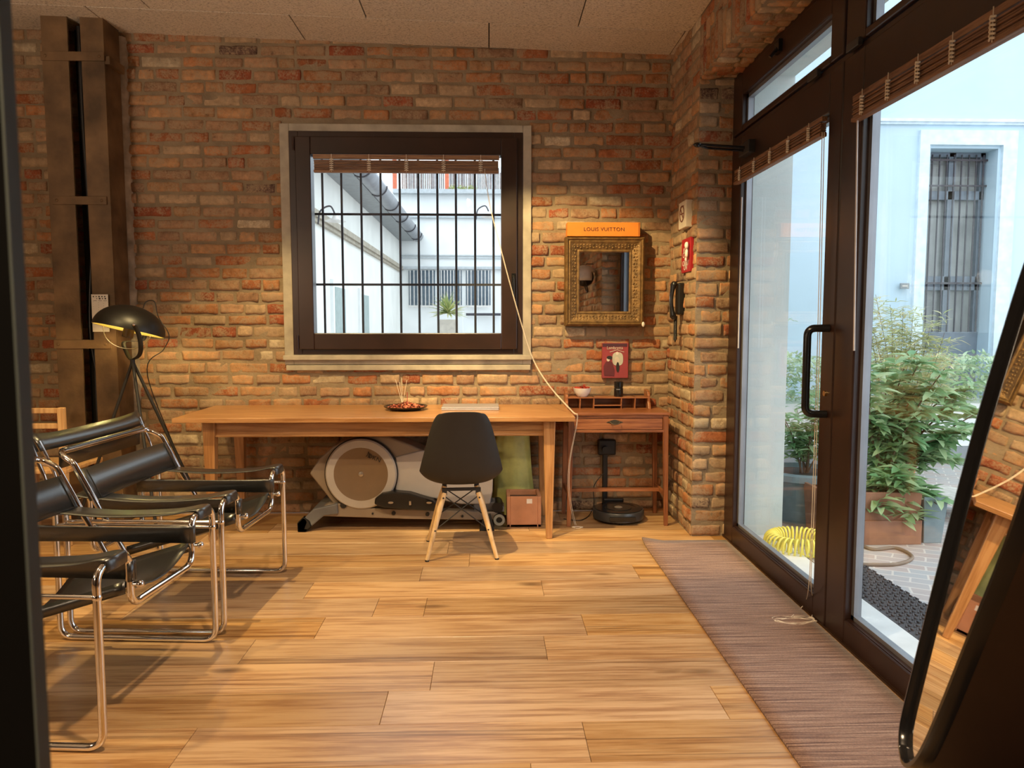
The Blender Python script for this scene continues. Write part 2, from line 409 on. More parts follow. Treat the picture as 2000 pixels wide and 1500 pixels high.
M['berry'] = plain('red_berries', (.35, .03, .015), .35, var=.5, scale=40)
M['potpourri'] = plain('dried_petals', (.45, .13, .07), .8, var=.9, scale=60)
M['terracotta'] = plain('terracotta', (.50, .23, .12), .85, var=.16, scale=8, bmp=.2)
M['orange_box'] = plain('orange_card', (.70, .22, .02), .6, var=.06)
M['red_sign'] = plain('red_enamel', (.35, .012, .02), .45)
M['red_poster'] = plain('dusty_red_print', (.30, .045, .05), .5, var=.12)
M['cream'] = plain('cream', (.62, .55, .46), .6)
M['taupe'] = plain('taupe_plastic', (.30, .235, .175), .42, var=.05)
M['light_taupe'] = plain('pale_grey_plastic', (.50, .46, .42), .42, var=.04)
M['bronze_disc'] = plain('bronze_plastic', (.22, .145, .085), .4, var=.05)
M['greyplastic'] = plain('grey_plastic', (.16, .16, .165), .45)
M['darkgrey'] = plain('dark_grey_metal', (.05, .052, .055), .3, .3)
M['green_cloth'] = plain('green_translucent_bag', (.52, .53, .17), .35, var=.3, scale=7, bmp=.8, bscale=14)
M['yellow'] = plain('yellow_hose', (.80, .72, .12), .4)
M['rope'] = plain('cotton_cord', (.74, .66, .54), .8)
M['gilt'] = plain('old_gilt', (.19, .11, .04), .48, .45, .4, 30, .8, bscale=110)
M['gilt_plain'] = plain('gilt_fillet', (.30, .17, .06), .4, .45, .2)
M['laptop'] = plain('silver_aluminium', (.40, .38, .42), .4, .35, .04)
M['potgrey'] = plain('grey_planter', (.22, .28, .30), .6)
M['soil'] = plain('soil', (.05, .035, .025), .95)
M['bark'] = plain('bark', (.16, .10, .06), .9)
M['rubber'] = plain('rubber_mat', (.05, .055, .065), .6)
M['inner_shade'] = plain('pale_gold_shade_lining', (.80, .66, .25), .5)
M['bluelight'] = plain('pale_blue_trim', (.70, .80, .88), .7)
M['tin'] = plain('tin', (.55, .5, .45), .3, .8)
M['oak_leg'] = wood('beech_dowel', (.50, .31, .14), (.62, .41, .20), (.70, .49, .27), 'Z', .45)
M['table_wood'] = wood('oak_table', (.30, .135, .045), (.40, .19, .07), (.50, .26, .105), 'X', .33, coat=.25)
M['table_leg'] = wood('oak_table_leg', (.30, .135, .045), (.40, .19, .07), (.48, .25, .10), 'Z', .36)
M['desk_wood'] = wood('reddish_desk_wood', (.17, .055, .02), (.27, .095, .036), (.36, .14, .055), 'X', .38, coat=.2)
M['desk_leg'] = wood('reddish_desk_leg', (.15, .048, .018), (.23, .08, .03), (.30, .115, .045), 'Z', .4)
M['pine'] = wood('pine_chair_wood', (.50, .27, .11), (.60, .34, .15), (.68, .42, .2), 'Z', .5)
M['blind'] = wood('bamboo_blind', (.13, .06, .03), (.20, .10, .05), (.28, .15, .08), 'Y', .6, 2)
M['blind_x'] = wood('bamboo_blind_lit', (.16, .08, .04), (.25, .13, .07), (.33, .19, .1), 'X', .6, 2)  # paler copy of the blind wood, its lit look put into the colour
M['rust'] = plain('rusty_steel', (.16, .095, .045), .62, .35, .5, 5, .5, bscale=30)
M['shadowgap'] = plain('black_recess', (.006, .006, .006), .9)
def leafmat(name, c1, c2):
    m, n, l, p = newmat(name); a = n.new('ShaderNodeAttribute'); a.attribute_name = 'Rnd'
    sp = n.new('ShaderNodeSeparateColor'); l.new(a.outputs['Color'], sp.inputs[0])
    r = ramp(n, [(0, c1), (1, c2)]); l.new(sp.outputs[0], r.inputs[0]); l.new(r.outputs[0], p.inputs['Base Color'])
    p.inputs['Roughness'].default_value = .4
    out = n['Material Output']; ts = n.new('ShaderNodeBsdfTranslucent'); l.new(r.outputs[0], ts.inputs[0]); mx = n.new('ShaderNodeMixShader'); mx.inputs[0].default_value = .3
    l.new(p.outputs[0], mx.inputs[1]); l.new(ts.outputs[0], mx.inputs[2]); l.new(mx.outputs[0], out.inputs[0]); return m
M['laurel'] = leafmat('laurel_leaf', (.16, .36, .15), (.50, .64, .36))
M['hedge'] = leafmat('hedge_leaf', (.34, .50, .30), (.62, .74, .52))
M['bamboo'] = leafmat('dry_bamboo_leaf', (.44, .50, .18), (.78, .70, .46))
M['yucca'] = leafmat('yucca_leaf', (.25, .34, .12), (.66, .64, .26))

# ------------------------------------------------------------------ the room
YB = 5.15; XR = 1.255; XD = 1.47
XL = -5.2; YF = -2.6; YP = 4.50; YN = 1.70   # pier faces
def ceil_z(x): return 3.128+.0277*(1.24-x)
# window hole (inside of stone surround)
wx0, wx1, wz0, wz1 = -1.334, .232, 1.11, 2.602
sx0, sx1, sz0, sz1 = -1.397, .290, 1.018, 2.652
wb = brickwall('wall_back', (0, YB, 0), (1, 0, 0), (0, 0, 1), (0, -1, 0), XL, XR+.02, 0, 3.36, holes=[(sx0+.01, sx1-.01, sz0+.01, sz1-.01)], thick=.32, seed=3, back=M['white_paint'])
# irregular pale plaster strip beside the column
s = MB(); rows = []
for i in range(60):
    z = i/59*3.2; j = noise.noise(V((z*6, 0, 3)))*.012; k2 = noise.noise(V((z*9, 5, 3)))*.01
    rows.append([V((-2.50, YB-.004, z)), V((-2.49, YB-.035, z)), V((-2.445+j, YB-.045+k2, z)), V((-2.40+j, YB-.028+k2, z)), V((-2.385+j, YB+.0, z))])
s.grid(rows); s.build('trim_1', plain('pale_plaster_edge', (.30, .24, .175), .9, var=.5, scale=9, bmp=1, bscale=25), smooth=60, kind='structure')

# right wall: bricks on X = XR, from the back corner to the pier, pier face, lintel, near part
wr = brickwall('wall_right', (XR, 0, 0), (0, 1, 0), (0, 0, 1), (-1, 0, 0), YP, YB, 0, 3.3, seed=5, thick=.02, row=.083, edges=False)
def add(o): join_into(wr, o)
add(brickwall('t', (XR, YP, 0), (1, 0, 0), (0, 0, 1), (0, -1, 0), 0.0, .235, 0, 2.775, seed=6, thick=.02, row=.083, edges=False))
add(brickwall('t', (XR, 0, 0), (0, 1, 0), (0, 0, 1), (-1, 0, 0), YF, YP, 3.05, 3.3, seed=8, thick=.02, row=.083, edges=False))
# soldier course of upright bricks over the opening, front and soffit
add(brickwall('t', (XR, 0, 2.775), (0, 0, 1), (0, 1, 0), (-1, 0, 0), 0, .275, YN, YP, seed=9, thick=.02, row=.072, vertical=True, blen=(.26, .27), hmax=.014, edges=False))
add(brickwall('t', (XR, 0, 2.775), (1, 0, 0), (0, 1, 0), (0, 0, -1), 0, .24, YN, YP, seed=10, thick=.02, row=.072, vertical=True, blen=(.115, .125), edges=False))
add(brickwall('t', (XR, 0, 0), (0, 1, 0), (0, 0, 1), (-1, 0, 0), YF, YN, 0, 3.05, seed=11, thick=.02, edges=False))
add(brickwall('t', (XR, YN, 0), (1, 0, 0), (0, 0, 1), (0, 1, 0), 0.0, .235, 0, 2.775, seed=12, thick=.02, edges=False))
s = MB()
for a in ((XR+.02, 1.84, YP+.03, YB+.32, -.05, 3.6), (XR+.02, 1.84, YF, YN-.03, -.05, 3.6), (XR+.25, 1.84, YN-.05, YP+.05, 2.80, 3.6), (XR+.03, 1.6, YN-.05, YP+.05, 2.81, 3.6)):
    s.box(*a)
s.build('wall_exterior', plain('pale_outer_render', (.66, .72, .70), .9, var=.06, scale=3, bmp=.3, bscale=90), kind='structure')
MB().box(XL-.2, XL, YF-.2, YB+.3, 0, 3.6).build('wall_left', M['dark_wall'], kind='structure')
MB().box(XL-.2, XR+.3, YF-.2, YF, 0, 3.6).build('wall_front', M['dark_wall'], kind='structure')

# ceiling of wood-wool boards
def ceilmat():
    m, n, l, p = newmat('wood_wool_board'); mp = coords(n, l, (1, 2.2, 1)); a = n.new('ShaderNodeAttribute'); a.attribute_name = 'Rnd'
    t = nz(n, l, mp, 75, 6, .75, .6); r = ramp(n, [(.38, (.22, .18, .13)), (.47, (.70, .62, .50)), (.7, (.84, .76, .64))]); l.new(t.outputs['Fac'], r.inputs[0])
    sp = n.new('ShaderNodeSeparateColor'); l.new(a.outputs['Color'], sp.inputs[0]); mr = n.new('ShaderNodeMapRange'); l.new(sp.outputs[0], mr.inputs[0]); mr.inputs[3].default_value = .93; mr.inputs[4].default_value = 1.05
    hs = n.new('ShaderNodeHueSaturation'); l.new(mr.outputs[0], hs.inputs['Value']); l.new(r.outputs[0], hs.inputs['Color']); l.new(hs.outputs[0], p.inputs['Base Color'])
    p.inputs['Roughness'].default_value = .95; bump(n, l, p, t.outputs['Fac'], .8, .006); return m
def tiled(name, mat, gapmat, tiles, kind, slab=None, zf=None, gap=.0015, thick=.01, up=1):
    """tiles: (x0,x1,y0,y1); each a thin slab over a dark base; Rnd attribute per tile"""
    vs, fs, rn = [], [], []
    for (x0, x1, y0, y1) in tiles:
        c = (R.random(), R.random(), R.random(), 1); o = len(vs); g_ = gap; e = .0012
        P_ = [(x0+g_, y0+g_), (x1-g_, y0+g_), (x1-g_, y1-g_), (x0+g_, y1-g_)]
        Q_ = [(x0+g_+e, y0+g_+e), (x1-g_-e, y0+g_+e), (x1-g_-e, y1-g_-e), (x0+g_+e, y1-g_-e)]
        for x, y in P_: vs.append((x, y, zf(x)-up*thick))
        for x, y in P_: vs.append((x, y, zf(x)-up*e))
        for x, y in Q_: vs.append((x, y, zf(x)))
        rn += [c]*12
        fs.append((o+8, o+9, o+10, o+11))
        for k in range(4):
            j = (k+1) % 4; fs.append((o+4+k, o+4+j, o+8+j, o+8+k)); fs.append((o+k, o+j, o+4+j, o+4+k))
    mi = [0]*len(fs)
    o = len(vs); x0, x1, y0, y1 = slab
    for x, y in ((x0, y0), (x1, y0), (x1, y1), (x0, y1)): vs.append((x, y, zf(x)-up*thick*.8))
    for x, y in ((x0, y0), (x1, y0), (x1, y1), (x0, y1)): vs.append((x, y, zf(x)-up*.12))
    rn += [(0, 0, 0, 1)]*8; fs += [(o, o+1, o+2, o+3), (o+4, o+7, o+6, o+5)]+[(o+k, o+4+k, o+4+(k+1) % 4, o+(k+1) % 4) for k in range(4)]; mi += [1]*6
    me = bpy.data.meshes.new(name); me.from_pydata(vs, [], fs); me.materials.append(mat); me.materials.append(gapmat); me.polygons.foreach_set('material_index', mi)
    at = me.attributes.new('Rnd', 'FLOAT_COLOR', 'POINT'); at.data.foreach_set('color', np.array(rn, dtype=np.float32).ravel())
    if up < 0: me.flip_normals()
    ob = bpy.data.objects.new(name, me); C.objects.link(ob); ob['kind'] = kind; return ob
tiles = []
def cuts(a, b, joints): 
    js = [a]+[j for j in sorted(joints) if a+.02 < j < b-.02]+[b]; return list(zip(js, js[1:]))
yb0 = 4.74; y = YB; rowi = 0
edges = [YB, 4.735]+[4.735-.6*k for k in range(1, 14)]
for i, (ya, yb_) in enumerate(zip(edges, edges[1:])):
    jt = [-1.215+1.22*k for k in range(-4, 3)] if i == 0 else [[-.745+1.3*k for k in range(-4, 3)], [-.1+1.25*k for k in range(-5, 3)], [-.6+1.25*k for k in range(-5, 3)]][(i-1) % 3]
    for a, b in cuts(XL, XR, jt): tiles.append((a, b, yb_, ya))
tiled('ceiling', ceilmat(), M['shadowgap'], tiles, 'structure', (XL, 1.55, YF, YB), ceil_z, .0035, .012, -1)

# oak plank floor
FLOOR = wood('oak_floor', (.34, .17, .065), (.47, .265, .11), (.58, .36, .17), 'X', .34, .85, coat=.12, attr=True, knots=True)
ry0 = 2.135; pitch = .2282; jo = {}
def row_of(y): return math.floor((y-ry0)/pitch)
for x, y_ in ((917, 1092), (823, 1120), (1244, 1120), (605, 1150), (1060, 1150), (735, 1183), (832, 1180), (628, 1220), (1141, 1220), (1065, 1262), (490, 1262), (845, 1315), (752, 1375), (1405, 1370), (1146, 1450), (1040, 1450+80)):
    p_ = PZ(x, y_); jo.setdefault(row_of(p_.y), []).append(p_.x)
tiles = []
for k in range(row_of(YF)-1, row_of(YB)+1):
    ya = ry0+k*pitch; yb_ = min(ya+pitch, YB); ya = max(ya, YF)
    if yb_-ya < .01: continue
    js = sorted(jo.get(k, [R.uniform(-1, .5)]))
    lo = js[0]
    while lo > XL: lo -= R.uniform(1.1, 2.1); js.append(lo)
    hi = max(js)
    while hi < XD+.1: hi += R.uniform(1.1, 1.8); js.append(hi)
    for a, b in cuts(XL, XD+.02, js): tiles.append((a, b, ya, yb_))
tiled('floor', FLOOR, M['shadowgap'], tiles, 'structure', (XL, XD+.04, YF, YB), lambda x: 0.0, .0007, .006, 1)

def ringbox(mb, x0, x1, z0, z1, wL, wR, wB, wT, y0, y1):
    mb.box(x0, x0+wL, y0, y1, z0, z1); mb.box(x1-wR, x1, y0, y1, z0, z1); mb.box(x0+wL, x1-wR, y0, y1, z0, z0+wB); mb.box(x0+wL, x1-wR, y0, y1, z1-wT, z1)
# ------------------------------------------------------------------ back window
W = thing('window_1', (wx0, YB, wz0), kind='structure')
s = MB()
t_ = .06
ringbox(s, sx0, sx1, sz0+.02, sz1, wx0-sx0, sx1-wx1, wz0-sz0-.02, sz1-wz1, YB-.03, YB+.10)
s.build('stone_surround', M['stone'], W, bev=.004)
s = MB(); s.box(sx0-.004, sx1+.004, YB-.06, YB-.031, 1.072, 1.104); s.box(sx0+.01, sx1-.004, YB-.04, YB-.001, 1.0, 1.036)
s.build('window_sill', M['stone'], W, bev=.004)
s = MB(); ringbox(s, wx0, wx1, wz0, wz1, .06, .06, .05, .06, YB-.035, YB+.06); s.build('window_frame', M['dark_frame'], W, bev=.003)
gx0, gx1, gz0, gz1 = -1.187, .084, 1.255, 2.446
s = MB(); ringbox(s, wx0+.045, wx1-.04, wz0+.035, wz1-.04, gx0-wx0-.045, wx1-.04-gx1, gz0-wz0-.035, wz1-.04-gz1, YB-.06, YB+.04)
sash = s.build('sash', M['dark_frame'], W, bev=.005)
MB().box(gx0-.01, gx1+.01, YB+.0, YB+.006, gz0-.01, gz1+.01).build('glass_pane', M['glass'], W)
s = MB(); hx = PY(1003, 560, YB-.06).x; s.box(hx-.014, hx+.014, YB-.072, YB-.058, 1.53, 1.66)
s.tube(fillet([(hx, YB-.06, 1.635), (hx, YB-.10, 1.635), (hx, YB-.105, 1.50)], .015), .010); s.build('window_handle', M['black_gloss'], W, smooth=40)
for z_ in (2.52, 1.2):
    MB().cyl((wx0+.035, YB-.055, z_-.05), .008, .09, 12).build('hinge', M['dark_frame'], W, smooth=40)
# bars outside
B = thing('window_grille', (gx0, YB+.34, .95), 'grey iron security bars outside the square window', 'window bars')
s = MB(); YG = YB+.34
for x in (632, 669, 707, 745, 782, 818, 855, 891, 928, 964): xx = PY(x, 480, YG).x; s.tube([(xx, YG, .9), (xx, YG, 2.9)], .0085, 8)
xx = PY(616, 480, YG).x; s.tube([(xx-.02, YG, .9), (xx-.02, YG, 2.9)], .0085, 8)
s.build('vertical_bars', M['iron'], B, smooth=40)
for y_ in (419, 556): zz = PY(800, y_, YG).z; MB().box(gx0-.35, gx1+.35, YG-.004, YG+.004, zz-.008, zz+.008).build('crossbar', M['iron'], B)

def roman_blind(name, label, axis, p0, p1, ztop, zbot, off, nt, lab_extra=None, mat=None, cords=()):
    """rolled-up slatted blind; axis 'X' or 'Y'; p0..p1 along; off = coordinate across"""
    T = thing(name, ((p0+p1)/2, off, zbot) if axis == 'X' else (off, (p0+p1)/2, zbot), label, 'window blind', 'rolled up slatted wooden blinds')
    def pt(a, o_, z): return (a, off+o_, z) if axis == 'X' else (off+o_, a, z)
    def bx(mb, a0, a1, o0, o1, z0, z1):
        A = pt(a0, o0, z0); B_ = pt(a1, o1, z1); mb.box(min(A[0], B_[0]), max(A[0], B_[0]), min(A[1], B_[1]), max(A[1], B_[1]), z0, z1)
    mt = mat or M['blind']
    h = ztop-zbot
    s = MB(); bx(s, p0, p1, -.012, .012, ztop-h*.25, ztop); s.build('headrail', mt, T, bev=.002)
    s = MB(); n_ = 7
    for i in range(n_):
        z = zbot+h*(.06+.64*i/n_); bx(s, p0+.006, p1-.006, -.016+.004*(i % 2), .012, z, z+h*.64/n_*.72)
    s.build('slats', mt, T, bev=.0015)
    s = MB(); bx(s, p0+.004, p1-.004, -.018, .014, zbot-.004, zbot+.012); s.build('bottom_rail', mt, T, bev=.002)
    for k in range(nt):
        a = p0+(p1-p0)*(k+.5)/nt if nt > 4 else p0+(p1-p0)*(k+.3)/(nt-.4)
        s = MB()
        for q in range(6):
            z = zbot+h*(.08+.6*q/5); s.tube([pt(a-.012, -.02, z), pt(a, -.026, z+.004), pt(a+.012, -.02, z)], .0035, 6)
        s.tube([pt(a, -.02, zbot), pt(a, -.02, ztop)], .0018, 5)
        s.build('tie_cord', M['rope'], T, smooth=60)
    return T
YBL = YB-.075
bz0, bz1 = PY(800, 337, YBL).z, PY(800, 303, YBL).z
bx0, bx1 = PY(612, 320, YBL).x, PY(975, 320, YBL).x
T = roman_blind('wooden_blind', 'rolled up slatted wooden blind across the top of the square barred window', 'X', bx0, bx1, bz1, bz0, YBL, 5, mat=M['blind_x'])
pts = [PY(946, 330, YBL-.02), PY(956, 400, YBL-.02), PY(976, 480, YBL-.04), PY(997, 560, YBL-.06), PY(1020, 640, YBL-.1), PY(1042, 705, YB-.2), PY(1074, 756, YB-.4), PY(1108, 786, 4.62)]
tab = V((.515, 4.55, .775)); pts[-1] = tab
for d_ in (0, .004):
    q = [p+V((d_, abs(d_), d_*.6)) for p in pts]+[V((.537+d_, 4.52, .765)), V((.54+d_, 4.55, .70)), PY(1112, 900, 4.62)+V((d_*1.5, 0, 0)), PY(1110, 960, 4.64)+V((d_*2, 0, 0)), PZ(1122, 1022, .01)+V((d_*2, 0, 0)), PZ(1135, 1030, .006)]
    MB().tube(bez(q, 6), .0016, 5).build('pull_cord', M['rope'], T, smooth=60)
s = MB(); c0 = PZ(1128, 1030, .006)
s.tube([c0+V((.03*math.cos(a)*(1+.3*math.sin(3*a)), .02*math.sin(a), 0.0)) for a in [i*.35 for i in range(40)]], .002, 5); s.build('cord_tangle', M['rope'], T, smooth=60)

# ------------------------------------------------------------------ glazed door wall on the right
D = thing('door_1', (XD, 3.3, 0), kind='structure')
yl = lambda px, py=632, X=XD: PX(px, py, X).y
yA = YP+.02                     # outer edge of frame
y_g1L, y_g1R = yl(1446), yl(1614); y_s = yl(1640); y_g2L = yl(1679); y_g2R = YN+.14
zB = .11; zT = 2.215; z_rail = 2.42
zt0 = (PX(1455, 247, XD).z+PX(1630, 107, XD).z)/2; zt1 = (PX(1455, 185, XD).z+PX(1630, 32, XD).z)/2
zTop = 2.775
def ybox(mb, y0, y1, z0, z1, x0=XD, x1=XD+.07): mb.box(x0, x1, min(y0, y1), max(y0, y1), z0, z1)
s = MB(); ybox(s, yA, yA-.06, 0, zTop, XD-.01, XD+.09); ybox(s, YN, YN+.06, 0, zTop, XD-.01, XD+.09)
ybox(s, yA-.06, YN+.06, zTop-.05, zTop, XD-.01, XD+.09); ybox(s, yA-.06, YN+.06, z_rail-.055, z_rail-.005, XD-.01, XD+.09)
ybox(s, y_s+.012, y_s-.012, 0, z_rail-.055, XD-.004, XD+.09)
s.build('frame', M['dark_frame'], D, bev=.004)
def leaf(name, y0, y1, g0, g1, z0, z1, gz0_, gz1_, x0=XD-.02):
    mb = MB(); ybox(mb, y0, g0, z0, z1, x0, x0+.075); ybox(mb, g1, y1, z0, z1, x0, x0+.075)
    ybox(mb, g0, g1, z0, gz0_, x0, x0+.075); ybox(mb, g0, g1, gz1_, z1, x0, x0+.075)
    o = mb.build(name, M['dark_frame'], D, bev=.006)
    mb = MB(); e = .022   # glazing bead with pale aluminium spacer look
    ybox(mb, g0, g0-e, gz0_, gz1_, x0+.03, x0+.06); ybox(mb, g1+e, g1, gz0_, gz1_, x0+.03, x0+.06); ybox(mb, g0, g1, gz0_, gz0_+e, x0+.03, x0+.06); ybox(mb, g0, g1, gz1_-e, gz1_, x0+.03, x0+.06)
    mb.build('glazing_bead', M['zinc'], o)
    mb = MB(); ybox(mb, g0, g1, gz0_, gz1_, x0+.04, x0+.048); mb.build('glass_pane', M['glass'], o)
    mb = MB(); ybox(mb, g0-.004, g1+.004, gz0_-.02, gz0_+.004, x0+.012, x0+.03); mb.build('bottom_bead', M['dark_frame'], o)
    return o
L1 = leaf('door_leaf', yA-.05, y_s+.004, y_g1L, y_g1R, .012, z_rail-.03, zB, zT)
L2 = leaf('fixed_panel', y_s-.004, YN+.05, y_g2L, y_g2R, .012, z_rail-.03, zB, zT)
T1 = leaf('transom_sash', yA-.045, y_s+.01, yl(1455, 245), yl(1631, 105), z_rail, zTop-.03, zt0, zt1)
T2 = leaf('transom_sash', y_s-.01, YN+.05, yl(1702, 0), YN+.14, z_rail, zTop-.03, zt0, zt1)
# long black pull handle
hz1, hz0 = PX(1590, 641, 1.40).z, PX(1580, 806, 1.40).z; hy = y_s+.05
s = MB(); hxx = XD-.105; s.tube(fillet([(XD-.02, hy, hz1), (hxx, hy+.02, hz1), (hxx, hy+.02, hz0), (XD-.02, hy, hz0)], .035, 8), .0165, 14)
s.build('pull_handle', M['black_gloss'], D, smooth=50)
s = MB(); s.cyl((XD-.03, hy+.01, 1.02), .012, .02, 16, 'X'); s.build('lock_cylinder', M['brass_edge'], D, smooth=40)
s = MB()
for yy, zz in ((yl(1600, 172), z_rail+.02), (yl(1680, 110), z_rail+.02)): s.box(XD-.035, XD-.015, yy-.05, yy+.05, z_rail-.02, z_rail+.012)
s.build('transom_catch', M['darkgrey'], D, bev=.003)
s = MB(); p_ = PX(1520, 95, XD-.03); s.box(XD-.04, XD-.015, p_.y-.03, p_.y+.03, 2.66, 2.72); s.tube([(XD-.03, p_.y, 2.69), (XD-.07, p_.y, 2.64)], .008, 8); s.build('transom_latch', M['black_gloss'], D, smooth=40)
# door closer arm sticking into the room
cy = yl(1470, 292); cz = PX(1470, 292, XD).z
tipp = PY(1362, 283, cy-.02)
s = MB(); s.box(XD-.06, XD-.015, cy-.10, cy+.06, cz-.035, cz+.035); s.build('closer_body', M['black_soft'], D, bev=.006)
s = MB(); a_ = V((XD-.05, cy-.04, cz)); s.tube(fillet([a_, tipp+V((.05, 0, 0)), tipp], .01), .0085, 8); s.tube(fillet([a_+V((0, .02, -.012)), tipp+V((.06, .02, -.012)), tipp], .01), .007, 8)
s.ball(tipp, .014, 10, (1.6, 1, 1)); s.build('closer_arm', M['black_gloss'], D, smooth=50)
MB().box(XD-.02, XD+.12, YN, YP, -.02, .012).build('threshold', M['dark_frame'], D, bev=.003)
# blinds on the glazing
b1 = roman_blind('wooden_blind', 'rolled up slatted wooden blind over the glazed door leaf with the black handle', 'Y', y_g1R+.005, y_g1L+.03, PX(1535, 283-8, XD-.03).z, PX(1535, 283+12, XD-.03).z-.03, XD-.035, 5)
b2 = roman_blind('wooden_blind', 'rolled up slatted wooden blind over the fixed glass panel beside the door', 'Y', y_g2R, y_g2L+.03, PX(1690, 178, XD-.03).z, PX(1690, 228, XD-.03).z, XD-.035, 6)
cx = XD-.045
for k, px_ in enumerate((1606, 1610)):
    p0 = PX(px_, 258, cx)
    MB().tube(bez([p0, PX(px_-10, 700, cx), PX(px_-20, 1000, cx), PX(px_-26, 1140, cx-.01), PZ(1570+k*22, 1180, .02), PZ(1545+k*40, 1205, .012)], 6), .0018, 5).build('pull_cord', M['rope'], b1, smooth=60)
s = MB(); c0 = PZ(1552, 1212, .009)
s.tube([c0+V((.085*math.cos(a)*(1+.2*math.sin(2.7*a))+.02*math.sin(a*.31), .035*math.sin(a)*(1+.4*math.cos(1.7*a)), .001*(i % 3))) for i, a in enumerate([i*.3 for i in range(110)])], .0018, 5); s.build('cord_tangle', M['rope'], b1, smooth=60)
# thin rods: blind wands, and glass-edge reflections put into the shape
for px0, tb, BL in ((1449, 680, b1), (1675, 685, b2)):
    MB().tube([PX(px0, 385 if BL is b1 else 215, XD-.04), PX(px0-7, tb, XD-.04)], .004, 8).build('wand_reflection_rod', plain('wand_reflection', (.55, .5, .48), .15), BL, smooth=60)

# ------------------------------------------------------------------ riveted steel column
K = thing('steel_column', (-2.6, 4.95, 0), 'rusty brown riveted steel column with central slot, beside the tripod lamp', 'column')
cz_ = 3.24
xL0, xL1, xR0, xR1 = -2.80, -2.637, -2.558, -2.415
for a, b in ((xL0, xL1), (xR0, xR1)):
    MB().box(a, b, 4.90, 4.915, 0, cz_).build('flange_plate', M['rust'], K, bev=.002)
s = MB(); s.box(xL0, xL0+.012, 4.915, YB-.012, 0, cz_); s.build('web_plate', M['rust'], K)
s = MB(); s.box(xR1-.012, xR1, 4.915, YB-.05, 0, cz_); s.build('web_plate', M['rust'], K)
for z0_, z1_, a, b in ((2.965, 3.02, xL0-.004, xR1+.004), (2.076, 2.128, xL0+.025, xR1-.02), (1.158, 1.215, xL0-.01, xR1-.035)):
    s = MB(); s.box(a, b, 4.888, 4.90, z0_, z1_); o = s.build('batten_plate', M['rust'], K, bev=.002)
    for xx in (a+.03, b-.03):
        MB().ball((xx, 4.887, (z0_+z1_)/2), .010, 8, (1, .5, 1)).build('rivet', M['rust'], o, smooth=60)
s = MB(); s.box(xR1-.02, xR1+.03, 4.905, YB-.05, 2.95, 3.0); s.build('side_bracket', M['rust'], K, bev=.002)
MB().tube(bez([(-2.60, 4.97, .02), (-2.59, 4.97, 1.0), (-2.575, 4.96, 1.8), (-2.6, 4.97, 2.6), (-2.6, 4.97, 3.2)], 8), .016, 10).build('black_cable', M['black_plastic'], K, smooth=60)
MB().tube(bez([(-2.62, 4.95, .02), (-2.57, 4.96, .8), (-2.61, 4.96, 1.3), (-2.57, 4.965, 2.1), (-2.6, 4.965, 3.2)], 8), .010, 10).build('black_cable', M['black_plastic'], K, smooth=60)
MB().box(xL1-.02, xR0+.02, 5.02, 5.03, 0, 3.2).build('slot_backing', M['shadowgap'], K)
# notice on the column
T = thing('paper_notice', (-2.50, 4.885, 1.27), 'white paper notice with small black symbols taped to the steel column', 'notice')
p0, p1 = PY(178, 575, 4.886), PY(214, 648, 4.886)
MB().box(p0.x, p1.x, 4.8855, 4.887, p1.z, p0.z).build('sheet', M['paper'], T)
s = MB()
for i in range(5):
    for j in range(2):
        if j == 1 and i == 0: continue
        x = p0.x+.014+i*.018+.003*j; z = p0.z-.014-j*.013; a = [.0045, .003, .005, .0038, .0045][i]
        if (i+j) % 2: s.box(x-a, x+a, 4.8845, 4.8855, z-a, z+a)
        else: s.cyl((x, 4.8845, z), a, .001, 8, 'Y')
for i in range(3): s.box(p0.x+.012+i*.032, p0.x+.034+i*.032, 4.8845, 4.8855, p0.z-.042, p0.z-.040)
for i in range(12): s.box(p0.x+.012+(i % 3)*.032, p0.x+.013+(i % 3)*.032, 4.8845, 4.8855, p0.z-.05-i*.005, p0.z-.046-i*.005)
s.build('printed_symbols', M['black_soft'], T)

# ------------------------------------------------------------------ long table
TZ = .762
fa, fb = PZ(340, 816, TZ), PZ(1125, 816, TZ)
ty0 = (fa.y+fb.y)/2-.0; ty1 = YB-.035; tx0, tx1 = fa.x, fb.x
print('table', tx0, tx1, ty0)
T = thing('long_table', ((tx0+tx1)/2, (ty0+ty1)/2, 0), 'long honey oak table with tapered legs under the barred window', 'table')
s = MB(); s.box(tx0, tx1, ty0, ty1, TZ-.028, TZ); s.build('tabletop', M['table_wood'], T, bev=.003)
ax0, ax1 = tx0+.19, tx1-.15
s = MB(); zA, zBm = TZ-.028, PY(700, 852, ty0+.09).z
s.box(ax0, ax1, ty0+.08, ty0+.10, zBm, zA); s.box(ax0, ax1, ty0+.074, ty0+.10, zBm, zBm+.012); s.build('apron', M['table_wood'], T, bev=.002)
s = MB(); s.box(ax0, ax1, ty1-.12, ty1-.10, zBm, zA); s.build('apron', M['table_wood'], T, bev=.002)
for xx, sg in ((ax0, 1), (ax1, -1)):
    MB().box(xx-.01, xx+.01, ty0+.1, ty1-.12, zBm, zA).build('apron', M['table_leg'], T, bev=.002)
    for yy, sy in ((ty0+.06, 1), (ty1-.06, -1)):
        MB().beam((xx, yy+sy*.035, zA), (xx+sg*-.002, yy+sy*.02, 0), .075, .07, .038, .036, (0, 1, 0)).build('leg', M['table_leg'], T, bev=.004)

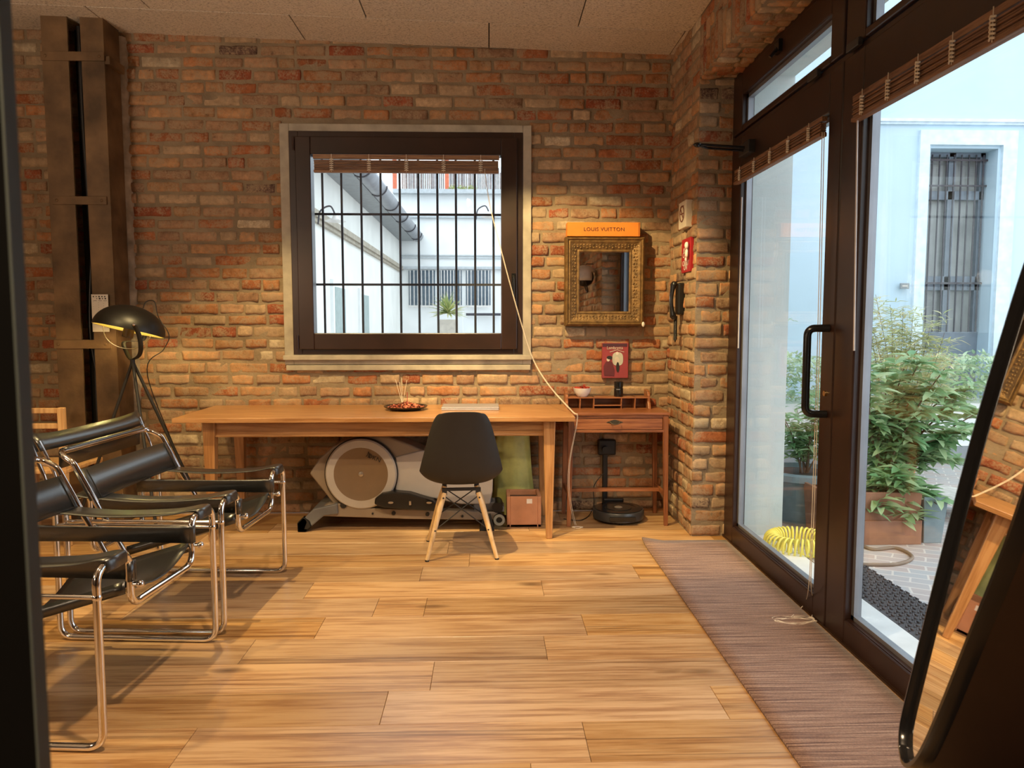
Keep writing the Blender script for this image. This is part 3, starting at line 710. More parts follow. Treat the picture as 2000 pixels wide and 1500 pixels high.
# plate with petals and incense
pc = V(((PY(795, 790, 4.9)).x, 4.82, TZ))
T = thing('incense_plate', pc, 'dark oval plate heaped with dried red petals and thin incense sticks on the long table', 'plate')
s = MB(); s.lathe([(0.001, .004), (.09, .004), (.135, .022), (.142, .026), (.138, .018), (.09, 0), (.001, 0)], pc, 40); s.build('plate', M['black_gloss'], T, smooth=60)
s = MB()
for i in range(260):
    a = R.uniform(0, 2*PI); r = .115*math.sqrt(R.random()); h = .012+.045*(1-r/.12)*R.random()
    c = pc+V((r*math.cos(a), r*math.sin(a), h)); u = V((R.uniform(-1, 1), R.uniform(-1, 1), R.uniform(-.6, .6))).normalized()*R.uniform(.008, .018); v_ = u.cross(V((R.uniform(-1, 1), R.uniform(-1, 1), 1))).normalized()*R.uniform(.006, .012)
    b_ = V((0, 0, .004)); s.add([c-u, c-v_+b_, c+u, c+v_+b_, c-b_], [(0, 1, 4), (1, 2, 4), (2, 3, 4), (3, 0, 4), (0, 1, 2, 3)])
s.build('dried_petals', M['potpourri'], T, kind='stuff')
base = pc+V((-.02, .0, .03))
for dx, h in ((-.045, .165), (-.005, .175), (.028, .16), (-.02, .15)):
    MB().tube([base, base+V((dx, .01, h))], .0014, 5).build('incense_stick', M['rope'], T)
MB().tube([base+V((.03, 0, 0)), base+V((.032, 0, .085))], .002, 5).build('incense_stick', M['red_sign'], T)
# laptop
la, lb = PZ(862, 802, TZ), PZ(975, 806, TZ)
T = thing('laptop', ((la.x+lb.x)/2, la.y+.12, TZ), 'closed silver laptop on the long table behind the black chair', 'laptop')
MB().box(la.x, lb.x, la.y, la.y+.235, TZ, TZ+.012).build('base', M['laptop'], T, bev=.003)
MB().box(la.x, lb.x, la.y, la.y+.235, TZ+.013, TZ+.020).build('lid', M['laptop'], T, bev=.002)

# ------------------------------------------------------------------ black shell chair on dowel legs
cc = V((-.165, 4.255, 0)); T = thing('shell_chair', cc, 'black moulded shell chair on pale wooden dowel legs, pulled up to the long table', 'chair', rz=math.radians(3.5))
prof = [(.235, .418), (.215, .435), (.15, .43), (.05, .412), (-.06, .405), (-.14, .42), (-.19, .465), (-.215, .54), (-.235, .62), (-.255, .71), (-.272, .785), (-.285, .836), (-.29, .848)]
wid = [.19, .205, .222, .232, .236, .236, .232, .22, .200, .178, .155, .128, .105]
curl = [.0, .01, .04, .065, .08, .085, .085, .075, .06, .048, .038, .028, .02]
rows = []
for i, (py, pz) in enumerate(prof):
    a = prof[max(0, i-1)]; b = prof[min(len(prof)-1, i+1)]; tv = V((0, b[0]-a[0], b[1]-a[1])).normalized(); nn = V((0, tv.z, -tv.y)); nn = nn if nn.y+nn.z > 0 else -nn
    nn = V((0, abs(tv.z), abs(tv.y)))
    row = []
    for k in range(-8, 9):
        t = k/8; x = math.sin(t*1.15)/math.sin(1.15)*wid[i]
        row.append(V((x, py, pz))+nn*curl[i]*abs(t)**2.6)
    rows.append(row)
# pull top corners round
for i in (-1, -2):
    for k in range(17):
        t = abs(k-8)/8; rows[i][k].z -= (.022 if i == -1 else .006)*t**3
s = MB(); s.grid(rows); s.build('shell_seat', M['black_soft'], T, smooth=180, solid=.007, sub=2, local=True)
feet = [(-.195, -.19), (.195, -.19), (-.195, .19), (.195, .19)]
tops = [(-.095, -.105), (.095, -.105), (-.095, .095), (.095, .095)]
for (fx, fy), (tx, ty) in zip(feet, tops):
    lg = MB().tube([(fx, fy, 0.006), (fx*.8+tx*.2, fy*.8+ty*.2, .08), (fx*.3+tx*.7, fy*.3+ty*.7, .27), (tx, ty, .365)], [.0105, .0125, .0155, .0135], 16).build('leg', M['oak_leg'], T, smooth=50, local=True)
    MB().cyl((fx, fy, 0), .012, .008, 14).build('foot_cap', M['black_soft'], lg, smooth=40, local=True)
    for q in (.45, .93):
        c = V((fx, fy, 0)).lerp(V((tx, ty, .365)), q); MB().ball(c+V((0, math.copysign(.0125, fy), 0)), .006, 8).build('bolt', M['black_soft'], lg, smooth=60, local=True)
s = MB()
def lp(i, q): return V((*feet[i], 0)).lerp(V((*tops[i], .365)), q)
for a, b in ((0, 1), (1, 0), (2, 3), (3, 2), (0, 2), (2, 0), (1, 3), (3, 1)): s.tube([lp(a, .45), lp(b, .96)], .0035, 8)
s.build('wire_bracing', M['black_soft'], T, smooth=60, local=True)
for q_ in (-1, 1):
    s = MB(); yq = q_*.10
    for xq in (-.095, .095): s.box(xq-.014, xq+.014, yq-.012, yq+.012, .355, .377)
    s.box(-.11, .11, yq-.010, yq+.010, .377, .392); s.build('mount_bracket', M['black_soft'], T, local=True)

# ------------------------------------------------------------------ small writing desk
y0d, y1d = 4.74, 5.10; dx0 = PY(1113, 850, y0d).x-.01; dx1 = PY(1304, 850, y0d).x; ztop = PY(1200, 806, y0d).z
print('desk', dx0, dx1, ztop)
T = thing('writing_desk', ((dx0+dx1)/2, (y0d+y1d)/2, 0), 'small reddish wooden writing desk with pigeonholes in the corner', 'desk')
s = MB(); s.box(dx0-.01, dx1+.012, y0d-.012, y1d, ztop-.018, ztop); s.build('desktop', M['desk_wood'], T, bev=.004)
zd0 = PY(1200, 843, y0d).z
s = MB(); s.box(dx0+.02, dx1-.02, y0d+.008, y1d, zd0, ztop-.018); s.box(dx0+.02, dx1-.02, y0d-.003, y0d+.012, zd0-.006, zd0+.010); s.box(dx0+.02, dx1-.02, y0d-.001, y0d+.012, ztop-.036, ztop-.018); s.build('case', M['desk_wood'], T, bev=.002)
dr = MB().box(dx0+.035, dx1-.035, y0d-.002, y0d+.02, zd0+.014, ztop-.040).build('drawer', M['desk_wood'], T, bev=.002)
hc = PY(1201, 825, y0d-.01); s = MB()
s.prism([hc+V((.055*math.cos(a)*(1-.18*abs(math.sin(3*a))), .006, .013*math.sin(a)*(1+.3*math.cos(4*a)))) for a in [2*PI*i/36 for i in range(36)]], (0, .004, 0))
s.tube(bez([hc+V((-.032, -.004, .004)), hc+V((-.018, -.016, -.008)), hc+V((.018, -.016, -.008)), hc+V((.032, -.004, .004))], 6), .0035, 8); s.build('drawer_pull', plain('dark_brass', (.11, .09, .06), .4, .7), dr, smooth=40)
for xx, sg in ((dx0+.018, -1), (dx1-.014, 1)):
    MB().beam((xx, y0d+.012, ztop-.018), (xx+sg*.012, y0d+.005, 0), .036, .034, .026, .024, (0, 1, 0)).build('leg', M['desk_leg'], T, bev=.003)
    MB().beam((xx, y1d-.03, ztop-.018), (xx+sg*.012, y1d-.03, 0), .036, .034, .026, .026, (0, 1, 0)).build('leg', M['desk_leg'], T, bev=.003)
    zs = .205; MB().beam((xx+sg*.008, y0d+.02, zs), (xx+sg*.008, y1d-.04, zs), .016, .03).build('side_stretcher', M['desk_leg'], T, bev=.002)
MB().box(dx0+.01, dx1-.01, y0d+.16, y0d+.20, .192, .212).build('cross_stretcher', M['desk_wood'], T, bev=.002)
# pigeonhole gallery
gy0, gy1 = 4.965, 5.095; gzt = PY(1200, 776, gy0).z; ga, gb = PY(1108, 790, gy0).x, PY(1266, 790, gy0).x
print('gal', gzt, ga, gb)
s = MB(); s.box(ga, gb, gy0, gy1, gzt-.008, gzt); s.box(ga, gb, gy1-.008, gy1, ztop, gzt)
for f in (.16, .33, .67, .84): x = ga+(gb-ga)*f; s.prism([(x-.004, gy0+.012, ztop), (x-.004, gy0, gzt), (x-.004, gy1, gzt), (x-.004, gy1, ztop)], (.008, 0, 0))
s.box(ga+(gb-ga)*.33, ga+(gb-ga)*.67, gy0+.004, gy1, ztop+.018, ztop+.024)
s.build('pigeonholes', M['desk_wood'], T, bev=.001)
for x0_ in (ga-.012, gb-.004):
    s = MB(); pr = [(gy0-.03, ztop), (gy0-.02, ztop+.02), (gy0-.0, ztop+.05), (gy0-.0, gzt+.01), (gy0+.02, gzt+.038), (gy0+.06, gzt+.045), (gy1, gzt+.045), (gy1, ztop)]
    s.prism([(x0_, a, b) for a, b in pr], (.018, 0, 0)); s.build('gallery_side', M['desk_wood'], T, bev=.003)
# bowl of berries
bc = V((PY(1137, 772, 5.02).x, 5.02, gzt)); T = thing('berry_bowl', bc, 'white bowl of small red berries on the writing desk gallery', 'bowl')
s = MB(); s.lathe([(.001, 0), (.03, 0), (.034, .004), (.055, .03), (.062, .06), (.058, .06), (.05, .03), (.03, .01), (.001, .01)], bc, 36); s.build('bowl', M['white_ceramic'], T, smooth=60)
s = MB()
for i in range(55):
    a = R.uniform(0, 2*PI); r = .048*math.sqrt(R.random()); s.ball(bc+V((r*math.cos(a), r*math.sin(a), .055+.018*R.random()*(1-r/.06))), R.uniform(.006, .009), 6)
for i in range(8): a = R.uniform(0, 2*PI); s.tube([bc+V((0, 0, .06)), bc+V((.035*math.cos(a), .035*math.sin(a), .085))], .0012, 4)
s.build('berries', M['berry'], T, smooth=60, kind='stuff')
# black canister
kc = V((PY(1208, 772, 5.03).x, 5.03, gzt)); T = thing('black_canister', kc, 'black cylindrical canister with a silver band on the writing desk gallery', 'canister')
MB().lathe([(.001, 0), (.030, 0), (.031, .003), (.031, .055), (.029, .058), (.029, .062), (.031, .065), (.031, .098), (.028, .102), (.001, .102)], kc, 36).build('body', M['black_gloss'], T, smooth=30)
MB().box(kc.x-.02, kc.x+.004, kc.y-.033, kc.y-.028, kc.z+.047, kc.z+.053).build('silver_band', M['tin'], T)

# ------------------------------------------------------------------ framed poster card, carved mirror and orange box
yw = YB-.03
def at(x, y, yy=None): return PY(x, y, yw if yy is None else yy)
a, b = at(1176, 670), at(1226, 738); T = thing('poster', ((a.x+b.x)/2, yw, b.z), 'small dusty red print of a pale scooter and a standing figure above the writing desk', 'poster')
MB().box(a.x, b.x, yw-.012, yw+.02, b.z, a.z).build('panel', M['red_poster'], T, bev=.002)
def card(name, mat, pts, T, yy, d=.0015):
    return MB().prism([PY(x, y, yy) for x, y in pts], (0, d, 0)).build(name, mat, T)
yp_ = yw-.0145
card('header_band', plain('dark_plum', (.07, .02, .035), .6), [(1177, 671), (1225, 671), (1225, 677), (1177, 677)], T, yp_)
def oval(cx_, cy_, rx, ry, n=20, pw=1): 
    return [(cx_+rx*math.copysign(abs(math.cos(2*PI*i/n))**pw, math.cos(2*PI*i/n)), cy_+ry*math.copysign(abs(math.sin(2*PI*i/n))**pw, math.sin(2*PI*i/n))) for i in range(n)]
card('pale_shape', plain('pale_mint', (.5, .5, .42), .6), oval(1206.5, 701, 10.5, 13, 24, .7), T, yp_)
card('scooter_shield', M['cream'], oval(1205, 704, 5, 7), T, yp_-.001)
card('scooter_lamp', M['paper'], oval(1205.5, 690, 3, 3), T, yp_-.001)
card('handlebar', M['cream'], [(1191, 688), (1205, 684), (1219, 688), (1219, 687), (1205, 683), (1191, 687)], T, yp_-.0015)
card('scooter_wheel', M['black_soft'], oval(1206.5, 717, 3, 10), T, yp_-.002)
card('figure_coat', plain('wine_coat', (.12, .02, .03), .7), [(1180, 733), (1179, 715), (1183, 707), (1190, 704), (1196, 708), (1200, 722), (1199, 734)], T, yp_-.002)
card('figure_face', M['cream'], oval(1188, 702, 3.2, 4), T, yp_-.0025)
card('figure_hair', M['black_soft'], oval(1190.5, 698.5, 5.5, 3.5), T, yp_-.003)
def text(body, name, size, loc, rot, mat, parent, ext=.0004, align='CENTER', sx_=1, sp=1):
    c = bpy.data.curves.new(name, 'FONT'); c.body = body; c.size = size; c.extrude = ext; c.align_x = align; c.align_y = 'CENTER'; c.space_character = sp
    c.materials.append(mat); t_o = bpy.data.objects.new('tmp', c); C.objects.link(t_o); bpy.context.view_layer.update(); me = bpy.data.meshes.new_from_object(t_o.evaluated_get(bpy.context.evaluated_depsgraph_get())); bpy.data.objects.remove(t_o); me.name = name
    o = bpy.data.objects.new(name, me); C.objects.link(o); o.parent = parent;  o.location = V(loc)-ORG[parent]; o.rotation_euler = rot; o.scale = (sx_, 1, 1); return o
RB = (PI/2, 0, 0)
text('Lambretta', 'lettering', .030, PY(1201, 679.5, yp_-.003), RB, M['cream'], T, sx_=.9)

a, b = at(1105, 460), at(1258, 638); my0 = YB-.115
a, b = PY(1105, 462, my0), PY(1258, 637, my0)
T = thing('wall_mirror', ((a.x+b.x)/2, YB, b.z), 'rectangular mirror in an old carved gilt frame on the brick wall by the corner', 'mirror')
g0, g1 = PY(1135, 491, my0), PY(1230, 610, my0)
x0, x1, z0, z1 = a.x, b.x, b.z, a.z
mx_ = ((g0.x-x0)+(x1-g1.x))/2
def frame_ring(mb, prof, x0, x1, z0, z1):
    """prof: (inset, y)"""
    rows = []
    for ins, y in prof: rows.append([V((x0+ins, y, z0+ins)), V((x1-ins, y, z0+ins)), V((x1-ins, y, z1-ins)), V((x0+ins, y, z1-ins))])
    # subdivide each side for ornament displacement
    out = []
    for r in rows:
        q = []
        for i in range(4):
            A, B_ = r[i], r[(i+1) % 4]
            for k in range(40): q.append(A.lerp(B_, k/40))
        out.append(q)
    mb.grid(out, True)
iw = g0.x-x0-.004; d0 = YB-.02
prof = [(0, d0), (-.0, my0+.012), (.006, my0+.004), (.014, my0-.002), (.020, my0+.004), (.024, my0+.010), (.030, my0+.008), (.040, my0+.016), (.055, my0+.022), (.075, my0+.03), (iw-.018, my0+.034), (iw-.014, my0+.030), (iw-.006, my0+.030), (iw, my0+.036), (iw, my0+.045)]
s = MB(); frame_ring(s, prof, x0, x1, z0, z1); s.build('carved_frame', M['gilt'], T, smooth=50)
s = MB()
def orn(A, B_, inset_dir, n):
    for k in range(n):
        t = (k+.5)/n; p = A.lerp(B_, t); 
        s.ball(p+V((0, 0, 0))+inset_dir*.05, .0095, 7, (1, .55, 1)); s.ball(p+inset_dir*(.064+.006*(k % 2)), .007, 6, (1, .6, 1)); s.ball(p+inset_dir*(.040), .005, 6, (1, .6, 1))
q = my0+.018
cs = [V((x0+.03, q, z0)), V((x1-.03, q, z0)), V((x1-.03, q, z1)), V((x0+.03, q, z1))]
orn(cs[0], cs[1], V((0, .1, 1)), 22); orn(V((x1, q, z0+.03)), V((x1, q, z1-.03)), V((-1, .1, 0)), 24); orn(cs[3], cs[2], V((0, .1, -1)), 22); orn(V((x0, q, z0+.03)), V((x0, q, z1-.03)), V((1, .1, 0)), 24)
s.build('carved_ornament', M['gilt'], T, smooth=60)
th_ = .0035; gm = MB(); gc = V(((x0+x1)/2, my0+.042, 0)); gm.box(x0+iw-.005-gc.x, x1-iw+.005-gc.x, -.003, .003, z0+iw-.005, z1-iw+.005, Matrix.Translation(gc) @ Matrix.Rotation(-th_, 4, 'Z')); gm.build('mirror_glass', M['mirror'], T)
MB().ball((x1-.006, my0+.0, z0+.012), .011, 8, (1, .7, 1.6)).build('chipped_corner', M['white_ceramic'], T, smooth=60, label='white chipped plaster corner')
# orange gift box on top
zb_ = z1+.002; a = PY(1108, 434, my0-.0); b = PY(1250, 458, my0)
T = thing('gift_box', ((a.x+b.x)/2, my0+.05, zb_), 'flat orange gift box with dark lettering on top of the carved mirror', 'box')
MB().box(a.x, b.x, my0-.004, YB-.025, zb_, a.z).build('carton', M['orange_box'], T, bev=.002)
text('LOUIS VUITTON', 'lettering', .034, PY(1180, 448, my0-.006), RB, plain('dark_brown_print', (.06, .02, .01), .6), T, sx_=1.02, sp=1.1)
MB().box(b.x-.012, b.x-.004, my0-.005, my0-.004, zb_, a.z-.003).build('fold_line', plain('dark_orange_fold', (.35, .10, .01), .6), T)

# ------------------------------------------------------------------ things on the right wall
xw = XR-.016
def pxw(x, y, X=None): return PX(x, y, xw if X is None else X)
ya_, yb_2 = pxw(1348, 420).y, pxw(1334, 420).y; za, zb2 = pxw(1341, 394).z, pxw(1341, 446).z
T = thing('wall_plate', (XR, (ya_+yb_2)/2, zb2), 'cream notice plate with a round symbol on the brick pier above the red sign', 'sign')
MB().box(xw-.028, XR-.0, ya_, yb_2, zb2, za).build('plate', M['cream'], T, bev=.004)
ym = (ya_+yb_2)/2; s = MB(); rr_ = .048
s.tube([V((xw-.029, ym+rr_*math.cos(t), zb2+.09+rr_*math.sin(t))) for t in [2*PI*i/28 for i in range(28)]], .004, 6, closed=True)
s.tube([V((xw-.029, ym-rr_*.7, zb2+.09-rr_*.7)), V((xw-.029, ym+rr_*.7, zb2+.09+rr_*.7))], .004, 6); s.tube([V((xw-.029, ym+rr_*.6, zb2+.09)), V((xw-.029, ym-rr_*.6, zb2+.09))], .004, 6)
s.box(xw-.029, xw-.028, ym-.04, ym+.04, za-.035, za-.028); s.build('round_symbol', plain('red_brown_ink', (.16, .05, .03), .6), T)
ya_, yb_2 = pxw(1350, 500).y, pxw(1333, 500).y; za, zb2 = pxw(1341, 466).z, pxw(1341, 532).z
T = thing('red_sign', (XR, (ya_+yb_2)/2, zb2), 'narrow red enamel sign with white words above the wall telephone', 'sign')
MB().box(xw-.006, XR-.0, ya_, yb_2, zb2, za).build('plate', M['red_sign'], T, bev=.003)
RW = (PI/2, 0, -PI/2); ym = (ya_+yb_2)/2; hh = za-zb2
for i, tx_ in enumerate(('KEEP', 'CALM', 'AND', 'CARRY', 'ON')):
    text(tx_, 'lettering', (.05, .05, .024, .045, .05)[i], (xw-.0075, ym, za-hh*(.36+.125*i)), RW, M['white_ceramic'], T)
s = MB(); s.ball((xw-.02, ya_+.035, za-.05), .022, 8, (.6, 1.1, 1)); s.ball((xw-.02, ya_+.03, za-.10), .018, 8, (.6, 1, 1.5)); s.ball((xw-.02, ya_+.045, za-.135), .012, 8, (.6, 1, 1.2)); s.build('white_ornament', M['white_ceramic'], T, smooth=60, label='small white ornament hooked on its upper edge')
# wall telephone
yc = pxw(1330, 590).y; zt_, zb3 = pxw(1330, 550).z, pxw(1330, 624).z
T = thing('wall_telephone', (XR, yc, zb3), 'black wall telephone handset with a coiled cord on the brick wall by the door', 'telephone')
s = MB(); s.box(XR-.045, XR+.0, yc-.04, yc+.045, zb3+.03, zt_-.01); s.build('wall_base', M['black_plastic'], T, bev=.012, bseg=3)
s = MB(); rows = []
for i in range(17):
    t = i/16; z = zb3+(zt_-zb3)*t; bul = .012+.014*(abs(t-.5)*2)**2.5; x = XR-.075+.02*math.sin(PI*t)*-1+.012; wv = .021+.010*(abs(t-.5)*2)**3
    if i in (0, 16): bul *= .5; wv *= .6
    rows.append([V((x+bul*math.cos(a), yc-.012+wv*math.sin(a)*1.05, z)) for a in [2*PI*k/14 for k in range(14)]])
s.grid(rows, True); s.add(rows[0], [tuple(range(14))]); s.add(rows[-1], [tuple(range(14))]); s.build('handset', M['black_gloss'], T, smooth=60)
s = MB(); zc0, zc1 = zb3+.02, pxw(1330, 664).z; n_ = 260
for yo in (-.014, .012):
    s.tube([V((XR-.05+.007*math.cos(i*.6), yc+yo+.007*math.sin(i*.6), zc0+(zc1-zc0)*i/n_)) for i in range(n_+1)], .0026, 5)
s.tube([V((XR-.05, yc-.014, zc1)), V((XR-.05, yc, zc1-.012)), V((XR-.05, yc+.012, zc1))], .004, 6)
s.build('coiled_cord', M['black_plastic'], T, smooth=60)

# ------------------------------------------------------------------ power socket, plug and dock, robot vacuum
a, b = PY(1168, 858, YB-.03), PY(1202, 888, YB-.03)
T = thing('power_socket', ((a.x+b.x)/2, YB, b.z), 'black wall socket box on the bricks under the writing desk', 'socket')
MB().box(a.x, b.x, YB-.055, YB-.0, b.z, a.z).build('socket_box', M['black_plastic'], T, bev=.01)
s = MB(); s.cyl((a.x+.045, YB-.085, b.z+.045), .022, .03, 16, 'Y'); s.build('plug', M['black_plastic'], T, smooth=40)
px_ = a.x+.05
MB().box(px_-.016, px_+.016, YB-.05, YB-.008, .0, b.z+.005).build('cable_duct', M['black_plastic'], T, bev=.004)
MB().tube(bez([PY(1178, 925, YB-.06), PY(1160, 950, YB-.08), PY(1160, 985, YB-.1), (.68, 4.98, .008), (.60, 4.86, .008), (.5, 4.9, .008)], 6), .003, 6).build('power_cable', M['black_plastic'], T, smooth=60)
rc = PZ(1200, 1006, .04); rc = V((.87, 4.905, 0))
T = thing('robot_vacuum', rc, 'round dark grey robot vacuum docked under the writing desk', 'robot vacuum')
MB().lathe([(.001, .012), (.155, .012), (.170, .020), (.172, .07), (.168, .078), (.160, .080), (.001, .080)], rc, 56).build('body', M['darkgrey'], T, smooth=30)
MB().lathe([(.001, .0805), (.158, .0805), (.160, .082), (.157, .084), (.12, .084), (.117, .082), (.09, .082), (.087, .085), (.001, .085)], rc, 56).build('top_cover', M['black_gloss'], T, smooth=30)
MB().lathe([(.001, .089), (.022, .089), (.027, .086), (.027, .085)], rc, 28).build('power_button', M['tin'], T, smooth=30)
s = MB(); s.box(rc.x-.085, rc.x+.085, rc.y-.1745, rc.y-.160, .03, .062); s.build('bumper_sensor', M['black_gloss'], T, bev=.003)
for wx_, wy_ in ((-.12, 0), (.12, 0), (0, -.12)): MB().cyl((rc.x+wx_, rc.y+wy_, 0), .018, .02, 14).build('wheel', M['black_soft'], T)
T = thing('charging_dock', (rc.x, 5.08, 0), 'low black charging dock behind the round robot vacuum', 'charger'); MB().box(rc.x-.07, rc.x+.07, 5.086, 5.125, 0, .10).build('dock', M['black_plastic'], T, bev=.008)

# ------------------------------------------------------------------ terracotta planter box under table
pa, pb = PZ(990, 1030), PZ(1057, 1030); pyy = pa.y
T = thing('terracotta_planter', ((pa.x+pb.x)/2, pyy+.11, 0), 'square terracotta pot with a white sticker under the right end of the long table', 'pot')
s = MB(); h = PY(1020, 970, pyy).z; w0 = pb.x-pa.x; x0, x1 = pa.x, pb.x; e = .022
s.box(x0, x0+e, pyy, pyy+w0, 0, h); s.box(x1-e, x1, pyy, pyy+w0, 0, h); s.box(x0+e, x1-e, pyy, pyy+e, 0, h); s.box(x0+e, x1-e, pyy+w0-e, pyy+w0, 0, h); s.box(x0, x1, pyy, pyy+w0, 0, .02)
s.build('pot', M['terracotta'], T, bev=.003)
MB().box(x0+e, x1-e, pyy+e, pyy+w0-e, .02, h-.035).build('soil', M['soil'], T)
c = PY(1034, 979, pyy-.001); MB().box(c.x-.018, c.x+.018, pyy-.002, pyy, c.z-.015, c.z+.015).build('sticker', M['paper'], T)

# ------------------------------------------------------------------ exercise machine
YT = 4.72
T = thing('elliptical_trainer', (-.6, YT+.12, 0), 'folded grey and taupe elliptical trainer stored under the long table', 'exercise machine')
def pp(pts, yy=YT): return [PY(x, y, yy) for x, y in pts]
s = MB(); s.prism(pp([(604, 925), (622, 897), (650, 872), (690, 853), (715, 848), (760, 853), (800, 868), (835, 884), (850, 900), (850, 965), (800, 995), (658, 995), (632, 960)]), (0, .20, 0)); s.build('housing', M['taupe'], T, bev=.014, bseg=3)
s = MB(); s.prism(pp([(772, 893), (818, 881), (870, 876), (964, 890), (962, 960), (957, 985), (900, 985), (772, 958)], YT-.012), (0, .20, 0)); s.build('side_cover', M['light_taupe'], T, bev=.01, bseg=3)
dc = PY(707, 924, YT); rr_ = (PY(779, 924, YT).x-PY(636, 924, YT).x)/2
Rm = Matrix.Rotation(PI/2, 3, 'X')
MB().lathe([(rr_-.0, -.01), (rr_, .024), (rr_-.006, .030), (rr_-.008, .030)], dc, 64, Rm).build('rim_seal', M['black_soft'], T, smooth=30)
MB().lathe([(rr_-.005, .0), (rr_-.007, .032), (rr_-.016, .042), (rr_*.735, .042)], dc, 64, Rm).build('flywheel_ring', M['light_taupe'], T, smooth=30)
dk = MB().lathe([(rr_*.735, .042), (rr_*.72, .040), (.03, .036), (.001, .036)], dc, 64, Rm).build('flywheel_disc', M['bronze_disc'], T, smooth=30)
MB().lathe([(.017, .036), (.015, .043), (.001, .046)], dc, 24, Rm).build('hub_cap', M['tin'], T, smooth=40)
lg = PY(731, 895, YT-.045)
text('DKN', 'lettering', .038, lg, (PI/2, math.radians(24), 0), M['black_soft'], T, sx_=1.05)
s = MB(); zz = [(-.052, .0), (-.044, .006), (-.036, .030), (-.030, -.012), (-.024, .008)]
s.tube([lg+V((a+.0, 0, b+.012)) for a, b in zz], .0022, 6); s.build('logo_mark', M['black_soft'], T)
s = MB(); s.prism(pp([(616, 1008), (612, 1000), (640, 984), (668, 984), (700, 992), (900, 998), (972, 1000), (975, 1016), (800, 1014)], YT-.03), (0, .07, 0)); rl = s.build('base_rail', M['taupe'], T, bev=.006)
for x, y, r in ((671, 986, .021), (769, 1002, .013), (835, 1004, .013), (903, 1008, .008), (655, 1001, .006), (728, 1003, .006)):
    c = PY(x, y, YT-.03); s = MB(); s.cyl((c.x, YT-.037, c.z), r, .01, 20, 'Y'); s.build('cap', M['black_soft'], rl, smooth=40)
# front foot
f0, f1 = PY(640, 995, YT), PY(592, 1022, YT-.06)
s = MB(); s.prism(pp([(658, 984), (612, 994), (596, 1010), (590, 1018), (606, 1030), (632, 1008), (660, 1004)], YT-.05), (0, .45, 0)); s.build('front_foot', M['greyplastic'], T, bev=.008)
s = MB(); s.prism(pp([(592, 1010), (580, 1022), (581, 1040), (596, 1041), (608, 1029), (604, 1018)], YT-.06), (0, .05, 0)); s.prism(pp([(592, 1010), (580, 1022), (581, 1040), (596, 1041), (608, 1029), (604, 1018)], YT-.06), (0, .05, 0)); s.build('foot_cap', M['black_soft'], T, bev=.006)
# pedal
s = MB(); s.prism(pp([(731, 985), (732, 975), (745, 965), (768, 961), (800, 964), (845, 978), (862, 990), (850, 999), (800, 996), (748, 992)], YT-.09), (0, .08, 0)); pd = s.build('pedal', M['black_plastic'], T, bev=.008, bseg=3)
for x in (763, 838): 
    c = PY(x, 982, YT-.1); MB().prism([c+V((.017*math.cos(a), 0, .0065*math.sin(a))) for a in [2*PI*i/18 for i in range(18)]], (0, .008, 0)).build('grip_mark', M['tin'], pd)
c = PY(801, 983, YT-.1); MB().box(c.x-.006, c.x+.006, c.y, c.y+.01, c.z-.012, c.z+.012).build('grip_mark', M['tin'], pd)
s = MB(); s.prism(pp([(925, 985), (964, 980), (985, 990), (985, 1000), (925, 1000)], YT), (0, .12, 0)); s.build('rear_cover', M['greyplastic'], T, bev=.006)
s = MB(); a = PY(972, 992, YT-.03); s.tube([a, a+V((.0, .16, 0))], .034, 20); a2 = PY(975, 1015, YT-.06); s.tube([a2, a2+V((0, .05, 0))], .035, 24); s.build('transport_wheel', M['black_plastic'], T, smooth=40)
s = MB(); s.prism(pp([(935, 1042), (942, 1018), (958, 1005), (966, 1038), (962, 1042)], YT-.07), (0, .40, 0)); s.build('rear_foot', M['black_plastic'], T, bev=.004)
MB().lathe([(.020, 0), (.036, 0), (.036, .012), (.020, .012)], a2+V((0, -.001, 0)), 24, Rm).build('wheel_rim', M['greyplastic'], T, smooth=30)

# green bag behind
s = MB(); rows = []
for i in range(26):
    t = i/25; z = .02+.62*t; hw = .155*(1-t)+.11*t; cx_ = .155; 
    row = []
    for k in range(48):
        a = 2*PI*k/48; f = 1+.10*noise.noise(V((math.cos(a)*3+z*1.5, math.sin(a)*3, z*3)))+.07*noise.noise(V((a*3, z*2.5+a, 3)))
        row.append(V((cx_+hw*math.cos(a)*f, 5.03+(.065*math.sin(a))*f, z)))
    rows.append(row)
s.grid(rows, True); s.add(rows[-1], [tuple(range(48))])
T_ = s.build('green_bag', M['green_cloth'], smooth=60, label='tall olive green translucent bag behind the terracotta pot under the table', cat='bag'); solo(T_, (.12, 5.0, 0))

# ------------------------------------------------------------------ tripod lamp
lc = PY(252, 645, 4.62); ap = PY(259, 704, 4.62)
T = thing('tripod_lamp', (ap.x, 4.62, 0), 'lit black dome-shaded tripod floor lamp beside the steel column', 'lamp')
Rt = Matrix.Rotation(math.radians(11.5), 3, 'Y') @ Matrix.Rotation(math.radians(-9), 3, 'X')
rs = .205
prof = [(.001, .152)]+[(rs*math.sin(a), .152*math.cos(a)) for a in [PI/2*i/14 for i in range(1, 15)]]
pin = [(r*.97, z*.97-.001) for r, z in prof]
lcx = V((lc.x, 4.62, PY(252, 645, 4.62).z))
sh = MB(); sh.lathe(prof+[(rs, -.004)], lcx, 56, Rt); sh.build('lamp_shade', plain('satin_black_shade', (.007, .006, .006), .42), T, smooth=60)
sh = MB(); sh.lathe(pin+[(rs*.985, -.003)], lcx, 56, Rt); sh.build('shade_lining', M['inner_shade'], T, smooth=60)
